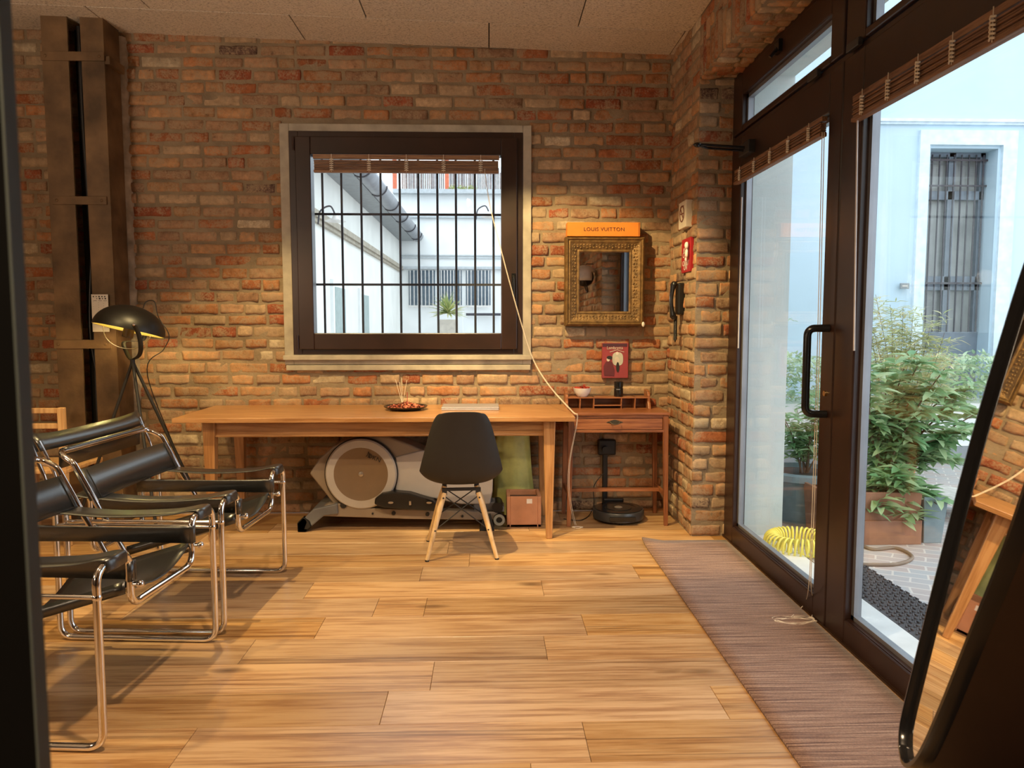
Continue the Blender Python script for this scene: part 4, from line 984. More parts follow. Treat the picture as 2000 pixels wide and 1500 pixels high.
# yoke: wide strap U around the shade
def strap(mb, pts, wdir, wd, th=.003):
    wdir = V(wdir)
    rows = [[p-wdir*wd/2, p+wdir*wd/2] for p in pts]; mb.grid(rows)
piv1 = PY(264, 634, 4.62-.20); piv2 = lcx+Rt @ V((0.0, rs*.98, .035))
s = MB(); a0 = V((ap.x, 4.62, ap.z+.005))
cv = bez([piv1+V((.0, -.012, 0)), PY(272, 656, 4.44), PY(275, 680, 4.47), PY(271, 695, 4.54), a0], 8)
s.grid([[p-V((.014, 0, 0)), p+V((.014, 0, 0))] for p in cv]); s.build('yoke_arm', M['black_soft'], T, smooth=60, solid=.004)
cv = bez([piv2+V((-.0, .01, 0)), piv2+V((-.02, .006, -.07)), PY(243, 668, 4.76), PY(248, 690, 4.72), PY(255, 701, 4.66), a0], 8)
s = MB(); s.grid([[p-V((.014, 0, 0)), p+V((.014, 0, 0))] for p in cv]); s.build('yoke_arm', M['black_soft'], T, smooth=60, solid=.004)
s = MB(); s.cyl(lcx+Rt @ V((0, 0, -.045)), .032, .055, 24, Rt @ V((0, 0, 1))); s.build('lamp_socket', plain('dark_bronze', (.05, .025, .012), .4, .4), T, smooth=40)
MB().ball(piv1+V((.0, -.018, .0)), .009, 10).build('pivot_screw', M['chrome'], T, smooth=60)
s = MB(); s.tube([lcx+Rt @ V((.13*math.cos(t)*1.1, -.02, -.005-.11*math.sin(t))) for t in [PI*i/20 for i in range(21)]], .0022, 6); s.build('wire_guard', M['steel_thin'], T, smooth=60)
top = lcx+Rt @ V((0.05, .0, .145))
s = MB(); s.tube(bez([top, top+V((.01, .03, .045)), top+V((.05, .05, .045)), lcx+V((.15, .07, .08)), lcx+V((.21, .07, -.03)), lcx+V((.17, .08, -.12)), V((ap.x+.05, 4.70, ap.z-.1)), V((ap.x+.22, 4.80, .35)), V((ap.x+.27, 4.85, .01))], 8), .0028, 6); s.build('lamp_cable', M['black_plastic'], T, smooth=60)
MB().cyl((ap.x, 4.62, ap.z-.02), .014, .03, 16).build('hub', M['black_soft'], T, smooth=40)
for dx_, dy_ in ((-.40, -.02), (.25, -.30), (.40, .12)):
    MB().tube([(ap.x, 4.62, ap.z-.005), (ap.x+dx_, 4.62+dy_, .01)], .0095, 12).build('leg', M['black_soft'], T, smooth=50)
s = MB(); s.ball(lcx+Rt @ V((0, 0, .045)), .03, 14); s.build('bulb', emis('lit_bulb', (1, .82, .35), 25), T, smooth=60)
bl = bpy.data.lights.new('bulb_light', 'POINT'); bl.energy = 125; bl.color = (1, .72, .28); bl.shadow_soft_size = .03
o = bpy.data.objects.new('bulb_light', bl); C.objects.link(o); o.parent = T; o.location = lcx+Rt @ V((0, 0, -.02))-ORG[T]

# ------------------------------------------------------------------ pine chair at far left
bx = -3.35
T = thing('pine_chair', (bx, 4.55, 0), 'pale pine chair with ladder back, behind the tubular armchairs at the far left', 'chair')
c1 = PY(120, 800, 4.4); print('pine', c1)
yk = 4.4; xr = c1.x
for xx in (xr-.40, xr):
    MB().box(xx-.018, xx+.018, yk-.018, yk+.018, 0, PY(120, 796, yk).z).build('leg', M['pine'], T, bev=.004)
    MB().box(xx-.018, xx+.018, yk+.36, yk+.396, 0, .44).build('leg', M['pine'], T, bev=.004)
for ya2, yb3 in ((797, 807), (827, 837)):
    MB().box(xr-.38, xr-.018, yk-.012, yk+.012, PY(100, yb3, yk).z, PY(100, ya2, yk).z).build('back_rail', M['pine'], T, bev=.003)
MB().box(xr-.42, xr+.02, yk-.02, yk+.40, .44, .465).build('seat', M['pine'], T, bev=.005)

# ------------------------------------------------------------------ tubular steel armchairs
def make_armchair():
    A = thing('tubular_armchair', (0, 0, 0), cat='armchair')
    r = .0125; yo = .395; yi = .215; xf, xb = 0, -.66; za = .575; zr = r
    s = MB()
    path = [(xf, -yi, .395), (xf, -yi, za), (xf, -yo, za), (xf, -yo, zr), (xb, -yo, zr), (xb, -yo, za), (xb, -yi, za), (xb, -yi, .30),
            (xb, yi, .30), (xb, yi, za), (xb, yo, za), (xb, yo, zr), (xf, yo, zr), (xf, yo, za), (xf, yi, za), (xf, yi, .395)]
    s.tube(fillet(path, .055, 7, True), r, 12, closed=True); s.build('tubular_frame', M['chrome'], A, smooth=60, local=True)
    # back frame
    s = MB(); xp = lambda z: -.43-.20*(z-.33)/.405
    s.tube(fillet([(-.40, -.375, .30), (xp(.735), -.375, .735), (-.70, -.36, .775), (-.70, .36, .775), (xp(.735), .375, .735), (-.40, .375, .30)], .05, 7), r, 12)
    s.build('back_frame', M['chrome'], A, smooth=60, local=True)
    for sg in (-1, 1):
        rl_ = MB().tube([(.012, sg*yi, .468), (-.50, sg*yi, .315)], .0085, 10).build('seat_rail', M['chrome'], A, smooth=60, local=True)
        s = MB(); s.cyl((.010, sg*yi, .468), .007, .018, 12, 'X'); s.ball((.034, sg*yi, .468), .013, 10); s.build('bolt', M['chrome'], A, smooth=60, local=True)
        s = MB(); s.tube([(0, sg*yo, .49), (xb, sg*yo, .49)], .008, 10); s.build('side_rod', M['chrome'], A, smooth=60, local=True)
        s = MB(); s.ball((0, sg*yo, .49), .015, 10); s.build('bolt', M['chrome'], A, smooth=60, local=True)
        # armrest: top strap wrapped over the front loop, and inner side sheet
        rows = []
        ps = bez([(.014, 0, za-.02), (.010, 0, za+.013), (-.02, 0, za+.016), (-.12, 0, za-.002), (-.35, 0, za-.012), (-.56, 0, za+.002), (xb, 0, za+.015), (xb-.014, 0, za-.015)], 5)
        for p in ps: rows.append([V((p.x, sg*(yi+.035), p.z)), V((p.x, sg*(yi+.09), p.z-.003)), V((p.x, sg*(yo-.035), p.z))])
        s = MB(); s.grid(rows); arm = s.build('armrest', M['leather'], A, smooth=180, solid=.004, local=True)
        rows = []
        for i in range(13):
            x = .014+(xb-.028)*i/12; sag = -.006*math.sin(PI*i/12); e = (0 if 0 < i < 12 else .0)
            rows.append([V((x, sg*(yi-.013), za-.03+sag)), V((x, sg*(yi-.0135), .535)), V((x, sg*(yi-.013), .478-sag*.5))])
        s = MB(); s.grid(rows)
        # wrap round the front leg
        s.grid([[V((.013*math.cos(t), sg*yi-sg*.0135*math.sin(t), z)) for z in (za-.03, .478)] for t in [PI*k/8-PI/2+PI/2 for k in range(-4, 5)]])
        s.build('side_panel', M['leather'], arm, smooth=60, solid=.004, local=True)
    # seat sling
    rows = []
    for i in range(13):
        t = i/12; p = V((.0, 0, .468)).lerp(V((-.49, 0, .318)), t)
        row = []
        for k in range(-8, 9):
            q = k/8; row.append(V((p.x-.01, q*(yi+.012), p.z+.011-.062*(1-q*q)-.015*math.sin(PI*t)*(1-q*q))))
        row = [V((p.x-.01, -(yi+.013), p.z-.03))]+row+[V((p.x-.01, yi+.013, p.z-.03))]
        rows.append(row)
    s = MB(); s.grid(rows); st = s.build('seat_sling', M['leather'], A, smooth=180, solid=.004, local=True)
    # lumbar band on the posts
    def band(z0, z1, xo, name, yw_=.392, stitch=True):
        rows = []
        for k in range(-10, 11):
            q = k/10; xx = .014 if abs(q) < 1 else 0
            bow = -.012*(1-q*q)
            rows.append([V((xp(z)+xo+bow+(.0 if abs(q) < 1 else -.02), q*yw_, z)) for z in (z0, (z0+z1)/2, z1)])
        s = MB(); s.grid(rows); o = s.build(name, M['leather'], A, smooth=180, solid=.004, local=True)
        if stitch:
            for q in (-.86, .86):
                s = MB(); s.tube([V((xp(z)+xo+.004-.012*(1-q*q), q*yw_, z)) for z in (z0+.004, z1-.004)], .0016, 5); s.tube([V((xp(z0+.008)+xo+.004, q*yw_, z0+.008)), V((xp(z0+.008)+xo+.004-.010, 0, z0+.008))], .001, 4); s.build('stitching', M['black_soft'], o, local=True)
        return o
    band(.575, .705, .016, 'backrest_strap')
    # top roll behind the bar
    rows = []
    for k in range(-10, 11):
        q = k/10; rows.append([V((-.700+.016*math.cos(a), q*.33, .775+.016*math.sin(a))) if a is not None else V((-.72, q*.33, .70)) for a in (PI*.15, PI*.5, PI*.8, PI, None)])
    s = MB(); s.grid(rows); s.build('rear_strap', M['leather'], A, smooth=180, solid=.004, local=True)
    rows = []
    for k in range(-10, 11):
        q = k/10; rows.append([V((-.735-.0*q, q*.42, .785+.006*q*q)), V((-.75, q*.42, .815+.008*q*q)), V((-.775, q*.42, .848+.016*q**4))])
    s = MB(); s.grid(rows); s.build('headrest_strap', M['leather'], A, smooth=180, solid=.005, local=True)
    for sg in (-1, 1): MB().tube(fillet([(-.66, sg*.395, .56), (-.70, sg*.395, .70), (-.755, sg*.40, .83)], .05), .008, 8).build('headrest_post', M['chrome'], A, smooth=60, local=True)
    return A
def copy_tree(o, parent=None):
    c = o.copy(); C.objects.link(c); c.parent = parent
    for ch in list(o.children): copy_tree(ch, c)
    return c
A1 = make_armchair(); A1.location = (-1.105, 3.49, 0); A1.rotation_euler.z = math.radians(-3.0)
A1['label'] = 'black leather and chrome tube armchair nearer the back wall and lamp'; A1['group'] = 'black leather tubular armchairs'
A2 = copy_tree(A1); A2.location = (-1.165, 2.63, 0); A2.rotation_euler.z = math.radians(-4.2)
A2['label'] = 'black leather and chrome tube armchair in front, cut off by the dark post'

# ------------------------------------------------------------------ runner rug
def rugmat():
    m, n, l, p = newmat('ribbed_brown_rug'); mp = coords(n, l, (1.2, 60, 1)); t = nz(n, l, mp, 2.2, 5, .6); mp2 = coords(n, l, (160, 160, 160)); t2 = nz(n, l, mp2, 1, 2)
    r = ramp(n, [(.38, (.11, .050, .034)), (.5, (.25, .14, .095)), (.62, (.36, .23, .165))]); l.new(t.outputs['Fac'], r.inputs[0])
    mx = n.new('ShaderNodeMixRGB'); mx.blend_type = 'OVERLAY'; mx.inputs[0].default_value = .5; l.new(r.outputs[0], mx.inputs[1]); l.new(t2.outputs['Fac'], mx.inputs[2]); l.new(mx.outputs[0], p.inputs['Base Color'])
    p.inputs['Roughness'].default_value = .9; p.inputs['Sheen Weight'].default_value = .2; bump(n, l, p, t.outputs['Fac'], .5, .004); return m
s = MB(); ye, yn_ = 4.375, 1.2; rx0, rx1 = .925, 1.435
rows = []
for i in range(41):
    y_ = ye+(yn_-ye)*i/40; row = []
    for k in range(9):
        x = rx0+(rx1-rx0)*k/8; lift = .018*max(0, 1-i/1.5)*max(0, 1-k/2.0)
        row.append(V((x, y_+ (lift*.9), .006+lift)))
    rows.append(row)
s.grid(rows)
T_ = s.build('runner_rug', rugmat(), smooth=180, solid=.010, label='long ribbed brown runner rug along the glazed doors, one corner curled', cat='rug'); solo(T_, (1.18, 2.4, 0))
# wood strip at the rug edge of the back corner
MB().box(.93, XR, YB-.045, YB-.012, 0, .02).build('baseboard_back', M['table_wood'], kind='structure')

# ------------------------------------------------------------------ leaning round-ended mirror on the right
n_ = V((-.944, .28, .173)).normalized(); t_v = V((0, 0, 1)).cross(n_).normalized(); t_v = t_v if t_v.y > 0 else -t_v; w_v = n_.cross(t_v); w_v = w_v if w_v.z > 0 else -w_v
P0 = V((.6719, 1.1189, .6253)); sh_ = .029
oc = [(.030, -.004), (.052, .03), (.056, .12), (.058, .30), (.055, .50), (.040, .66), (.018, .80), (-.03, .95), (-.09, 1.02), (-.14, 1.00), (-.19, .90), (-.205, .75), (-.195, .60), (-.180, .487), (-.165, .39), (-.128, .25), (-.098, .135), (-.068, .045), (-.035, .0), (0.0, -.014)]
oc = bez([V((a, b, 0)) for a, b in oc]+[V((.030, -.004, 0))], 5)[:-1]
cen = V((-.06, .5, 0))
T = thing('floor_mirror', (.9, 1.0, .60), 'tall round-ended mirror in a deep black frame leaning at the right edge, reflecting the table', 'mirror')
def Q(p, h, sc=0):
    d = (cen-p); d = V((d.x*.9, d.y*.28 if abs(d.y) > .3 else d.y*.05, 0)); d = d.normalized() if d.length else d
    q = p+d*sc; return P0+t_v*q.x+w_v*q.y+n_*h
def ins(pts, s_):
    out = []; n = len(pts)
    for i in range(n):
        a, b = pts[i-1], pts[(i+1) % n]; tg = (b-a).normalized(); nr = V((-tg.y, tg.x, 0)); 
        if (cen-pts[i]).dot(nr) < 0: nr = -nr
        out.append(pts[i]+nr*s_)
    return out
def W3(p, h): return P0+t_v*p.x+w_v*p.y+n_*h
rows = [[W3(p, h) for p in ins(oc, i_)] for i_, h in ((.004, -.02), (.0, .0), (.002, .009), (.008, .010), (.010, .007), (.011, -.0015))]
s = MB(); s.grid(rows, True); s.build('mirror_frame', M['black_gloss'], T, smooth=50)
s = MB(); g_ = [W3(p, -.001) for p in ins(oc, .009)]; s.prism(g_, -n_*.004); s.build('mirror_glass', M['mirror'], T)
rows = [[W3(p, h) for p in ins(oc, i_)] for i_, h in ((.003, -.005), (.002, -.03), (.004, -.10), (.010, -.17), (.03, -.20))]
s = MB(); s.grid(rows, True); s.add(rows[-1], [tuple(range(len(rows[-1])))]); s.build('deep_shell', plain('very_dark_brown_shell', (.020, .008, .004), .5), T, smooth=60)
T = thing('mirror_stand', (.9, .9, 0), 'dark cabinet carrying the leaning mirror just below the frame edge', 'cabinet')
MB().box(.72, 1.12, .72, 1.02, 0.06, .50).build('body', M['dark_frame'], T, bev=.004)
MB().box(.70, 1.14, .70, 1.04, .50, .535).build('top', M['dark_frame'], T, bev=.004)
for x in (.75, 1.09):
    for y_ in (.75, .99): MB().box(x-.02, x+.02, y_-.02, y_+.02, 0, .06).build('leg', M['dark_frame'], T)

# ------------------------------------------------------------------ dark door edge at the left, very near
s = MB(); s.box(-1.0, -.2815, .4495, .4615, 0, 3.1); 
dm = plain('near_black_door', (.003, .003, .003), .8, spec=.1)
o = s.build('door_2', dm, kind='structure')
MB().box(-.2815, -.280, .4495, .4615, 0, 3.1).build('door_edge', plain('grey_green_edge', (.085, .105, .10), .6), None, kind='structure')
bpy.data.objects['door_edge'].parent = o

# helmet hanging on the near pier, seen in the carved mirror
hc = PY(1160, 540, 8.85); hc = V((1.115, 1.25, hc.z)); T = thing('helmet', hc, 'white open-face helmet with dark lining, seen in the carved wall mirror', 'helmet')
s = MB(); rows = []
for i in range(13):
    th = PI*.62*i/12; row = []
    for k in range(25):
        ph = 2*PI*k/24; row.append(hc+V((.15*math.sin(th)*math.cos(ph), .125*math.sin(th)*math.sin(ph), .13*math.cos(th))))
    rows.append(row)
s.grid([r for r in rows]); 
keep = MB(); keep.v = list(s.v)
for f in s.f:
    c = sum((V(s.v[i]) for i in f), V())/4-hc
    if c.x > .02 and c.z < .05 and abs(c.y) < .105: continue
    keep.f.append(f); keep.m.append(0)
keep.build('shell', M['white_ceramic'], T, smooth=60, solid=.012)
MB().ball(hc+V((0, -.01, -.005)), .112, 14).build('lining', M['black_soft'], T, smooth=60)
MB().tube(bez([hc+V((.0, -.10, -.05)), hc+V((.03, -.06, -.17)), hc+V((.03, .06, -.17)), hc+V((0, .10, -.05))], 6), .008, 8).build('chin_strap', M['black_soft'], T, smooth=60)
MB().tube([hc+V((0, 0, .125)), hc+V((.02, 0, .15)), hc+V((.10, 0, .15))], .006, 8).build('hook', M['black_soft'], T, smooth=60)
#EXTERIOR
# ------------------------------------------------------------------ courtyard
GZ = -.03
def pavemat():
    m, n, l, p = newmat('courtyard_setts'); mp = coords(n, l, (1, 1, 1), (0, 0, .5)); nd = nz(n, l, mp, 3, 2); mxv = n.new('ShaderNodeMixRGB'); mxv.inputs[0].default_value = .05; l.new(mp.outputs[0], mxv.inputs[1]); l.new(nd.outputs['Color'], mxv.inputs[2])
    b = n.new('ShaderNodeTexBrick'); b.inputs['Scale'].default_value = 4.2; b.inputs['Color1'].default_value = (.46, .36, .33, 1); b.inputs['Color2'].default_value = (.40, .42, .44, 1); b.inputs['Mortar'].default_value = (.62, .58, .54, 1)
    b.inputs['Mortar Size'].default_value = .022; b.inputs['Brick Width'].default_value = .7; b.inputs['Row Height'].default_value = .34; l.new(mxv.outputs[0], b.inputs['Vector'])
    l.new(b.outputs['Color'], p.inputs['Base Color']); p.inputs['Roughness'].default_value = .8; bump(n, l, p, b.outputs['Fac'], -.4, .01); return m
MB().box(-30, 40, YB+.32, 45, -.2, GZ).box(1.84, 40, -12, YB+.32, -.2, GZ).build('ground', pavemat(), kind='structure')
MB().box(XD+.1, 1.80, YN-.2, YP+.08, -.2, -.006).build('floor_threshold', M['marble'], kind='structure')
# leaf clouds
def leaves(name, mat, parent, pts, kind_='stuff', shape='laurel', fold=.25, seed=1):
    """pts: (pos, dir, length, width)"""
    rr = random.Random(seed); vs, fs, rn = [], [], []
    for p, d, L, Wd in pts:
        d = V(d).normalized(); sd = d.cross(V((rr.uniform(-.4, .4), rr.uniform(-.4, .4), 1))); sd = sd.normalized() if sd.length > 1e-3 else V((1, 0, 0)); up = sd.cross(d)
        o = len(vs); p = V(p); c = (rr.random(), rr.random(), 0, 1); dr = up*(-L*.18)
        A = [p, p+d*L*.35+sd*Wd*.5+up*Wd*fold, p+d*L*.35, p+d*L*.35-sd*Wd*.5+up*Wd*fold, p+d*L*.72+sd*Wd*.33+up*Wd*fold*.6+dr*.5, p+d*L*.72+dr*.5, p+d*L*.72-sd*Wd*.33+up*Wd*fold*.6+dr*.5, p+d*L+dr]
        vs += A; rn += [c]*8; fs += [(o, o+1, o+2), (o, o+2, o+3), (o+1, o+4, o+5, o+2), (o+2, o+5, o+6, o+3), (o+4, o+7, o+5), (o+5, o+7, o+6)]
    org = ORG[parent] if parent else V((0, 0, 0))
    me = bpy.data.meshes.new(name); me.from_pydata([tuple(v-org) for v in vs], [], fs); me.materials.append(mat)
    at_ = me.attributes.new('Rnd', 'FLOAT_COLOR', 'POINT'); at_.data.foreach_set('color', np.array(rn, dtype=np.float32).ravel())
    me.polygons.foreach_set('use_smooth', [True]*len(me.polygons))
    o = bpy.data.objects.new(name, me); C.objects.link(o); o.parent = parent; ORG[o] = org
    if kind_: o['kind'] = kind_
    return o
def shrub(T, base, tips, mat, L, Wd, per, seed, stem_r=.012, clump=5, spread=.10):
    rr = random.Random(seed); pts = []; s = MB()
    for tip in tips:
        tip = V(tip); mid = base.lerp(tip, .45)+V((rr.uniform(-.05, .05), rr.uniform(-.05, .05), .06)); path = bez([base+V((rr.uniform(-.04, .04), rr.uniform(-.04, .04), 0)), mid, tip], 7)
        s.tube(path, [stem_r*(1-.75*i/(len(path)-1)) for i in range(len(path))], 7)
        for i in range(per):
            t = .25+.75*rr.random()**.7; c = path[min(len(path)-1, int(t*(len(path)-1)))]
            tw = V((rr.gauss(0, 1), rr.gauss(0, 1), rr.gauss(0, .7))).normalized()*spread*rr.random(); c2 = c+tw
            a = rr.uniform(0, 2*PI)
            for k in range(clump):
                aa = a+2*PI*k/clump; d = V((math.cos(aa), math.sin(aa), rr.uniform(-.25, .65))); pts.append((c2, d, L*rr.uniform(.6, 1.15), Wd*rr.uniform(.7, 1.1)))
    pts = [q_ for q_ in pts if q_[0].x > 1.93]; s.build('stems', M['bark'], T, smooth=60); leaves('foliage', mat, T, pts, seed=seed)
# planted pot on the left behind the door leaf
pc_ = V((2.15, 4.95, GZ)); T = thing('potted_shrub', pc_, 'grey-blue round plastic pot with a slender leafy shrub just outside the door leaf', 'potted plant')
MB().lathe([(.001, 0), (.17, 0), (.225, .30), (.235, .30), (.27, .31), (.27, .35), (.235, .36), (.225, .33), (.001, .32)], pc_, 40).build('pot', M['potgrey'], T, smooth=30)
MB().lathe([(.001, .335), (.22, .33)], pc_, 30).build('soil', M['soil'], T)
tips = [pc_+V((R.uniform(-.28, .22), R.uniform(-.2, .2), R.uniform(.55, .95))) for _ in range(9)]
shrub(T, pc_+V((0, 0, .33)), tips, M['laurel'], .12, .03, 16, 11, .006, 4, .07)
# square planters with the big laurel
T = thing('planter_shrub', (2.5, 4.55, GZ), 'terracotta trough with a large glossy-leaved laurel outside the fixed glass panel', 'potted plant')
def trough(mb, x0, x1, y0, y1, z0, z1, e=.02, fl=.02):
    vs = [V(v) for v in ((x0+fl, y0+fl, z0), (x1-fl, y0+fl, z0), (x1-fl, y1-fl, z0), (x0+fl, y1-fl, z0), (x0, y0, z1), (x1, y0, z1), (x1, y1, z1), (x0, y1, z1), (x0+e, y0+e, z1), (x1-e, y0+e, z1), (x1-e, y1-e, z1), (x0+e, y1-e, z1), (x0+e, y0+e, z1-.03), (x1-e, y0+e, z1-.03), (x1-e, y1-e, z1-.03), (x0+e, y1-e, z1-.03))]
    fs = [(0, 3, 2, 1), (12, 13, 14, 15)]
    for k in range(4): j = (k+1) % 4; fs += [(k, j, 4+j, 4+k), (4+k, 4+j, 8+j, 8+k), (8+k, 8+j, 12+j, 12+k)]
    mb.add(vs, fs)
p1, p2 = PZ(1690, 1064, GZ), PZ(1852, 1064, GZ); ph = PY(1760, 962, p1.y).z
xa, xb_ = p1.x-.25, p2.x-.0
s = MB(); trough(s, xa, PZ(1800, 1064, GZ).x, p1.y, p1.y+.34, GZ, ph); s.box(xa+.0, PZ(1800, 1064, GZ).x, p1.y-.008, p1.y+.02, GZ+.0, GZ+.15); s.build('trough', plain('brown_terracotta', (.30, .14, .085), .85, var=.2, scale=8), T, bev=.004)
tips = []
for x, y in ((1700, 745), (1730, 715), (1765, 720), (1800, 700), (1845, 720), (1870, 760), (1905, 745), (1920, 800), (1895, 840), (1860, 850), (1720, 830), (1760, 850), (1800, 800), (1830, 880), (1700, 900), (1740, 940), (1780, 960), (1830, 985), (1720, 1000), (1770, 1010), (1880, 900), (1700, 790), (1850, 800), (1790, 760)):
    q = PY(x, y, (4.7+R.uniform(-.25, .25)) if y < 930 else R.uniform(4.36, 4.46)); tips.append(q)
shrub(T, V((2.55, 4.68, ph)), tips, M['laurel'], .14, .052, 17, 21, .010, 5, .08)
T = thing('grey_planter', (2.78, 4.7, GZ), 'dark grey square planter box standing against the terracotta trough', 'planter')
s = MB(); trough(s, PZ(1800, 1064, GZ).x+.01, p2.x, p1.y+.0, p1.y+.36, GZ, ph-.03); s.build('box', M['potgrey'], T, bev=.004)
# round low table
rc_ = PZ(1835, 962, .12); T = thing('round_table', (rc_.x, rc_.y, GZ), 'low round slatted garden table behind the laurel', 'table')
MB().cyl((rc_.x, rc_.y, .10), .26, .025, 48).build('tabletop', plain('weathered_slats', (.5, .47, .43), .8, var=.2, scale=20), T, smooth=30)
MB().cyl((rc_.x, rc_.y, GZ), .05, .13, 16).build('pedestal', M['iron'], T, smooth=30)
# yellow coiled hose
hc_ = V((1.98, 4.37, GZ)); hc_ = PZ(1560, 1062, .02); s = MB(); n2 = 34; pts = []
for i in range(n2*14+1):
    u = i/14; a = 2*PI*u/n2*.96; b = 2*PI*u; Rr = .155+.042*math.cos(b)*1; pts.append(V((hc_.x+Rr*math.cos(a), hc_.y+Rr*math.sin(a)*.9, GZ+.062+.05*math.sin(b))))
s.tube(pts, .0065, 7); T = s.build('coiled_hose', M['yellow'], smooth=60, label='bright yellow spiral garden hose coiled on the paving outside the door', cat='hose'); solo(T, (hc_.x, hc_.y, GZ))
s = MB(); cc_ = PZ(1715, 1085, GZ+.012); s.tube(bez([PZ(1500, 1000, GZ+.01), PZ(1560, 985, GZ+.01), PZ(1640, 1010, GZ+.01), PZ(1690, 1068, GZ+.01), PZ(1750, 1070, GZ+.01), PZ(1782, 1088, GZ+.01), PZ(1750, 1102, GZ+.01), PZ(1680, 1102, GZ+.01)], 8), .010, 8)
T = s.build('ground_hose', plain('brown_hose', (.20, .15, .11), .6), smooth=60, label='thin brown hose looping over the paving in front of the terracotta trough', cat='hose'); solo(T, cc_)
# rubber mat
s = MB(); mx0, mx1, my0_, my1_ = 1.82, 2.08, 2.2, 3.95; s.box(mx0, mx1, my0_, my1_, GZ, GZ+.012)
for i in range(44):
    for j in range(7):
        x = mx0+.02+(mx1-mx0-.04)*j/6+(.01 if i % 2 else 0); y_ = my0_+.02+(my1_-my0_-.04)*i/43; s.tube([(x-.012, y_-.012, GZ+.014), (x, y_+.008, GZ+.02), (x+.012, y_-.008, GZ+.014)], .005, 5)
T = s.build('rubber_doormat', M['rubber'], label='dark patterned rubber doormat on the step outside the glass panel', cat='doormat'); solo(T, (1.93, 3.1, GZ))
# low planter wall and hedge
YH = 7.0
MB().box(2.2, 9, YH, YH+.5, GZ, .55).box(2.2, 9, YH-.02, YH, GZ, .14).build('wall_planter', [M['white_paint']], kind='structure')
MB().box(2.2, 9, YH-.03, YH-.018, GZ, .14).build('trim_2', M['grey_paint'], kind='structure')
T = thing('hedge', (4, YH+.2, .5), 'pale green small-leaved hedge growing along the low white wall', 'hedge')
rr = random.Random(5); pts = []
for i in range(5200):
    x = rr.uniform(2.5, 6.2); zt = 1.0+.10*noise.noise(V((x*2, 0, 0)))+.05*noise.noise(V((x*7, 0, 0))); z = .42+(zt-.42)*rr.random()**.6; y_ = YH-.12+.6*rr.random(); z = max(z, .58) if y_ > YH-.05 else z
    pts.append((V((x, y_, z)), (rr.gauss(0, 1), rr.gauss(-.6, 1), rr.gauss(.3, .7)), rr.uniform(.04, .075), rr.uniform(.025, .04)))
leaves('foliage', M['hedge'], T, pts, seed=4)
T = thing('bamboo_bush', (3.1, 6.3, GZ), 'yellowing thin-leaved bamboo bush behind the laurel', 'bush')
tips = []
for x, y in ((1690, 590), (1705, 575), (1735, 595), (1760, 600), (1790, 610), (1815, 625), (1840, 650), (1700, 640), (1740, 650), (1790, 660), (1720, 690), (1830, 690), (1770, 640), (1860, 700)): tips.append(PY(x+R.uniform(-6, 6), y, 6.4+R.uniform(-.25, .25)))
shrub(T, V((PY(1760, 800, 6.4).x, 6.4, GZ)), tips, M['bamboo'], .12, .014, 75, 31, .006, 4, .16)
T = thing('climber', (PY(1525, 600, 7.4).x, 7.6, .9), 'thin dark climbing sprig against the pale blue wall by the stone reveal', 'plant')
a = PY(1512, 610, 7.5); shrub(T, V((a.x-.2, 7.5, 1.0)), [a+V((.05, 0, .05)), a+V((.15, 0, -.05))], M['laurel'], .05, .02, 8, 8, .004, 3, .08)
# facade opposite
YO = 8.1
def fy(x, y, Y=YO): return PY(x, y, Y)
o0, o1 = fy(1818, 290), fy(1950, 290); dz = .0
zb_door = fy(1900, 690).z; zt_door = fy(1900, 290).z
s = MB(); s.box(2.4, o0.x, YO, YO+.4, GZ, 6.5); s.box(o1.x, 9, YO, YO+.4, GZ, 6.5); s.box(o0.x, o1.x, YO, YO+.4, zt_door, 6.5)
s.build('wall_facade', M['blue_paint'], kind='structure')
zm = fy(1850, 236).z; s = MB(); s.box(2.4, 9, YO-.05, YO, zm-.02, zm+.012); s.box(2.4, 9, YO-.03, YO, zm-.045, zm-.02); s.build('trim_3', M['bluelight'], kind='structure')
sa, sb = fy(1795, 255), fy(1985, 255); s = MB(); s.box(sa.x, o0.x-.03, YO-.04, YO, GZ, sa.z); s.box(o1.x+.03, sb.x, YO-.04, YO, GZ, sa.z); s.box(o0.x-.03, o1.x+.03, YO-.04, YO, zt_door+.03, sa.z); s.build('trim_4', M['bluelight'], kind='structure')
Dd = thing('door_3', (o0.x, YO+.2, GZ), kind='structure')
yd = YO+.2; x0, x1 = o0.x, o1.x; z_tr = fy(1900, 382, yd).z
gd = plain('grey_blue_door_paint', (.20, .235, .28), .5); gl_ = plain('murky_door_glass', (.30, .31, .30), .2, var=.3, scale=3)
MB().box(x0, x1, yd+.06, yd+.08, GZ, zt_door).build('door_glass', gl_, Dd)
s = MB(); xm = (x0+x1)/2
for a, b in ((x0, x0+.06), (xm-.04, xm+.04), (x1-.06, x1)): s.box(a, b, yd, yd+.05, GZ, zt_door)
s.box(x0, x1, yd, yd+.05, z_tr-.05, z_tr+.05); s.box(x0, x1, yd, yd+.05, zt_door-.05, zt_door); zmid = fy(1900, 550, yd).z; s.box(x0, x1, yd, yd+.05, zmid-.10, zmid+.06); zk = fy(1900, 648, yd).z; s.box(x0, x1, yd-.01, yd+.05, GZ, zk)
s.build('door_rails', gd, Dd, bev=.005)
s = MB()
for k in range(9):
    x = x0+(x1-x0)*(k+.5)/9; s.tube([(x, yd-.03, zk), (x, yd-.03, zt_door-.03)], .009, 8)
for z in (z_tr+.1, z_tr+.38, zmid-.02): s.box(x0, x1, yd-.04, yd-.03, z-.01, z+.01)
s.build('iron_grille', M['iron'], Dd, smooth=60)
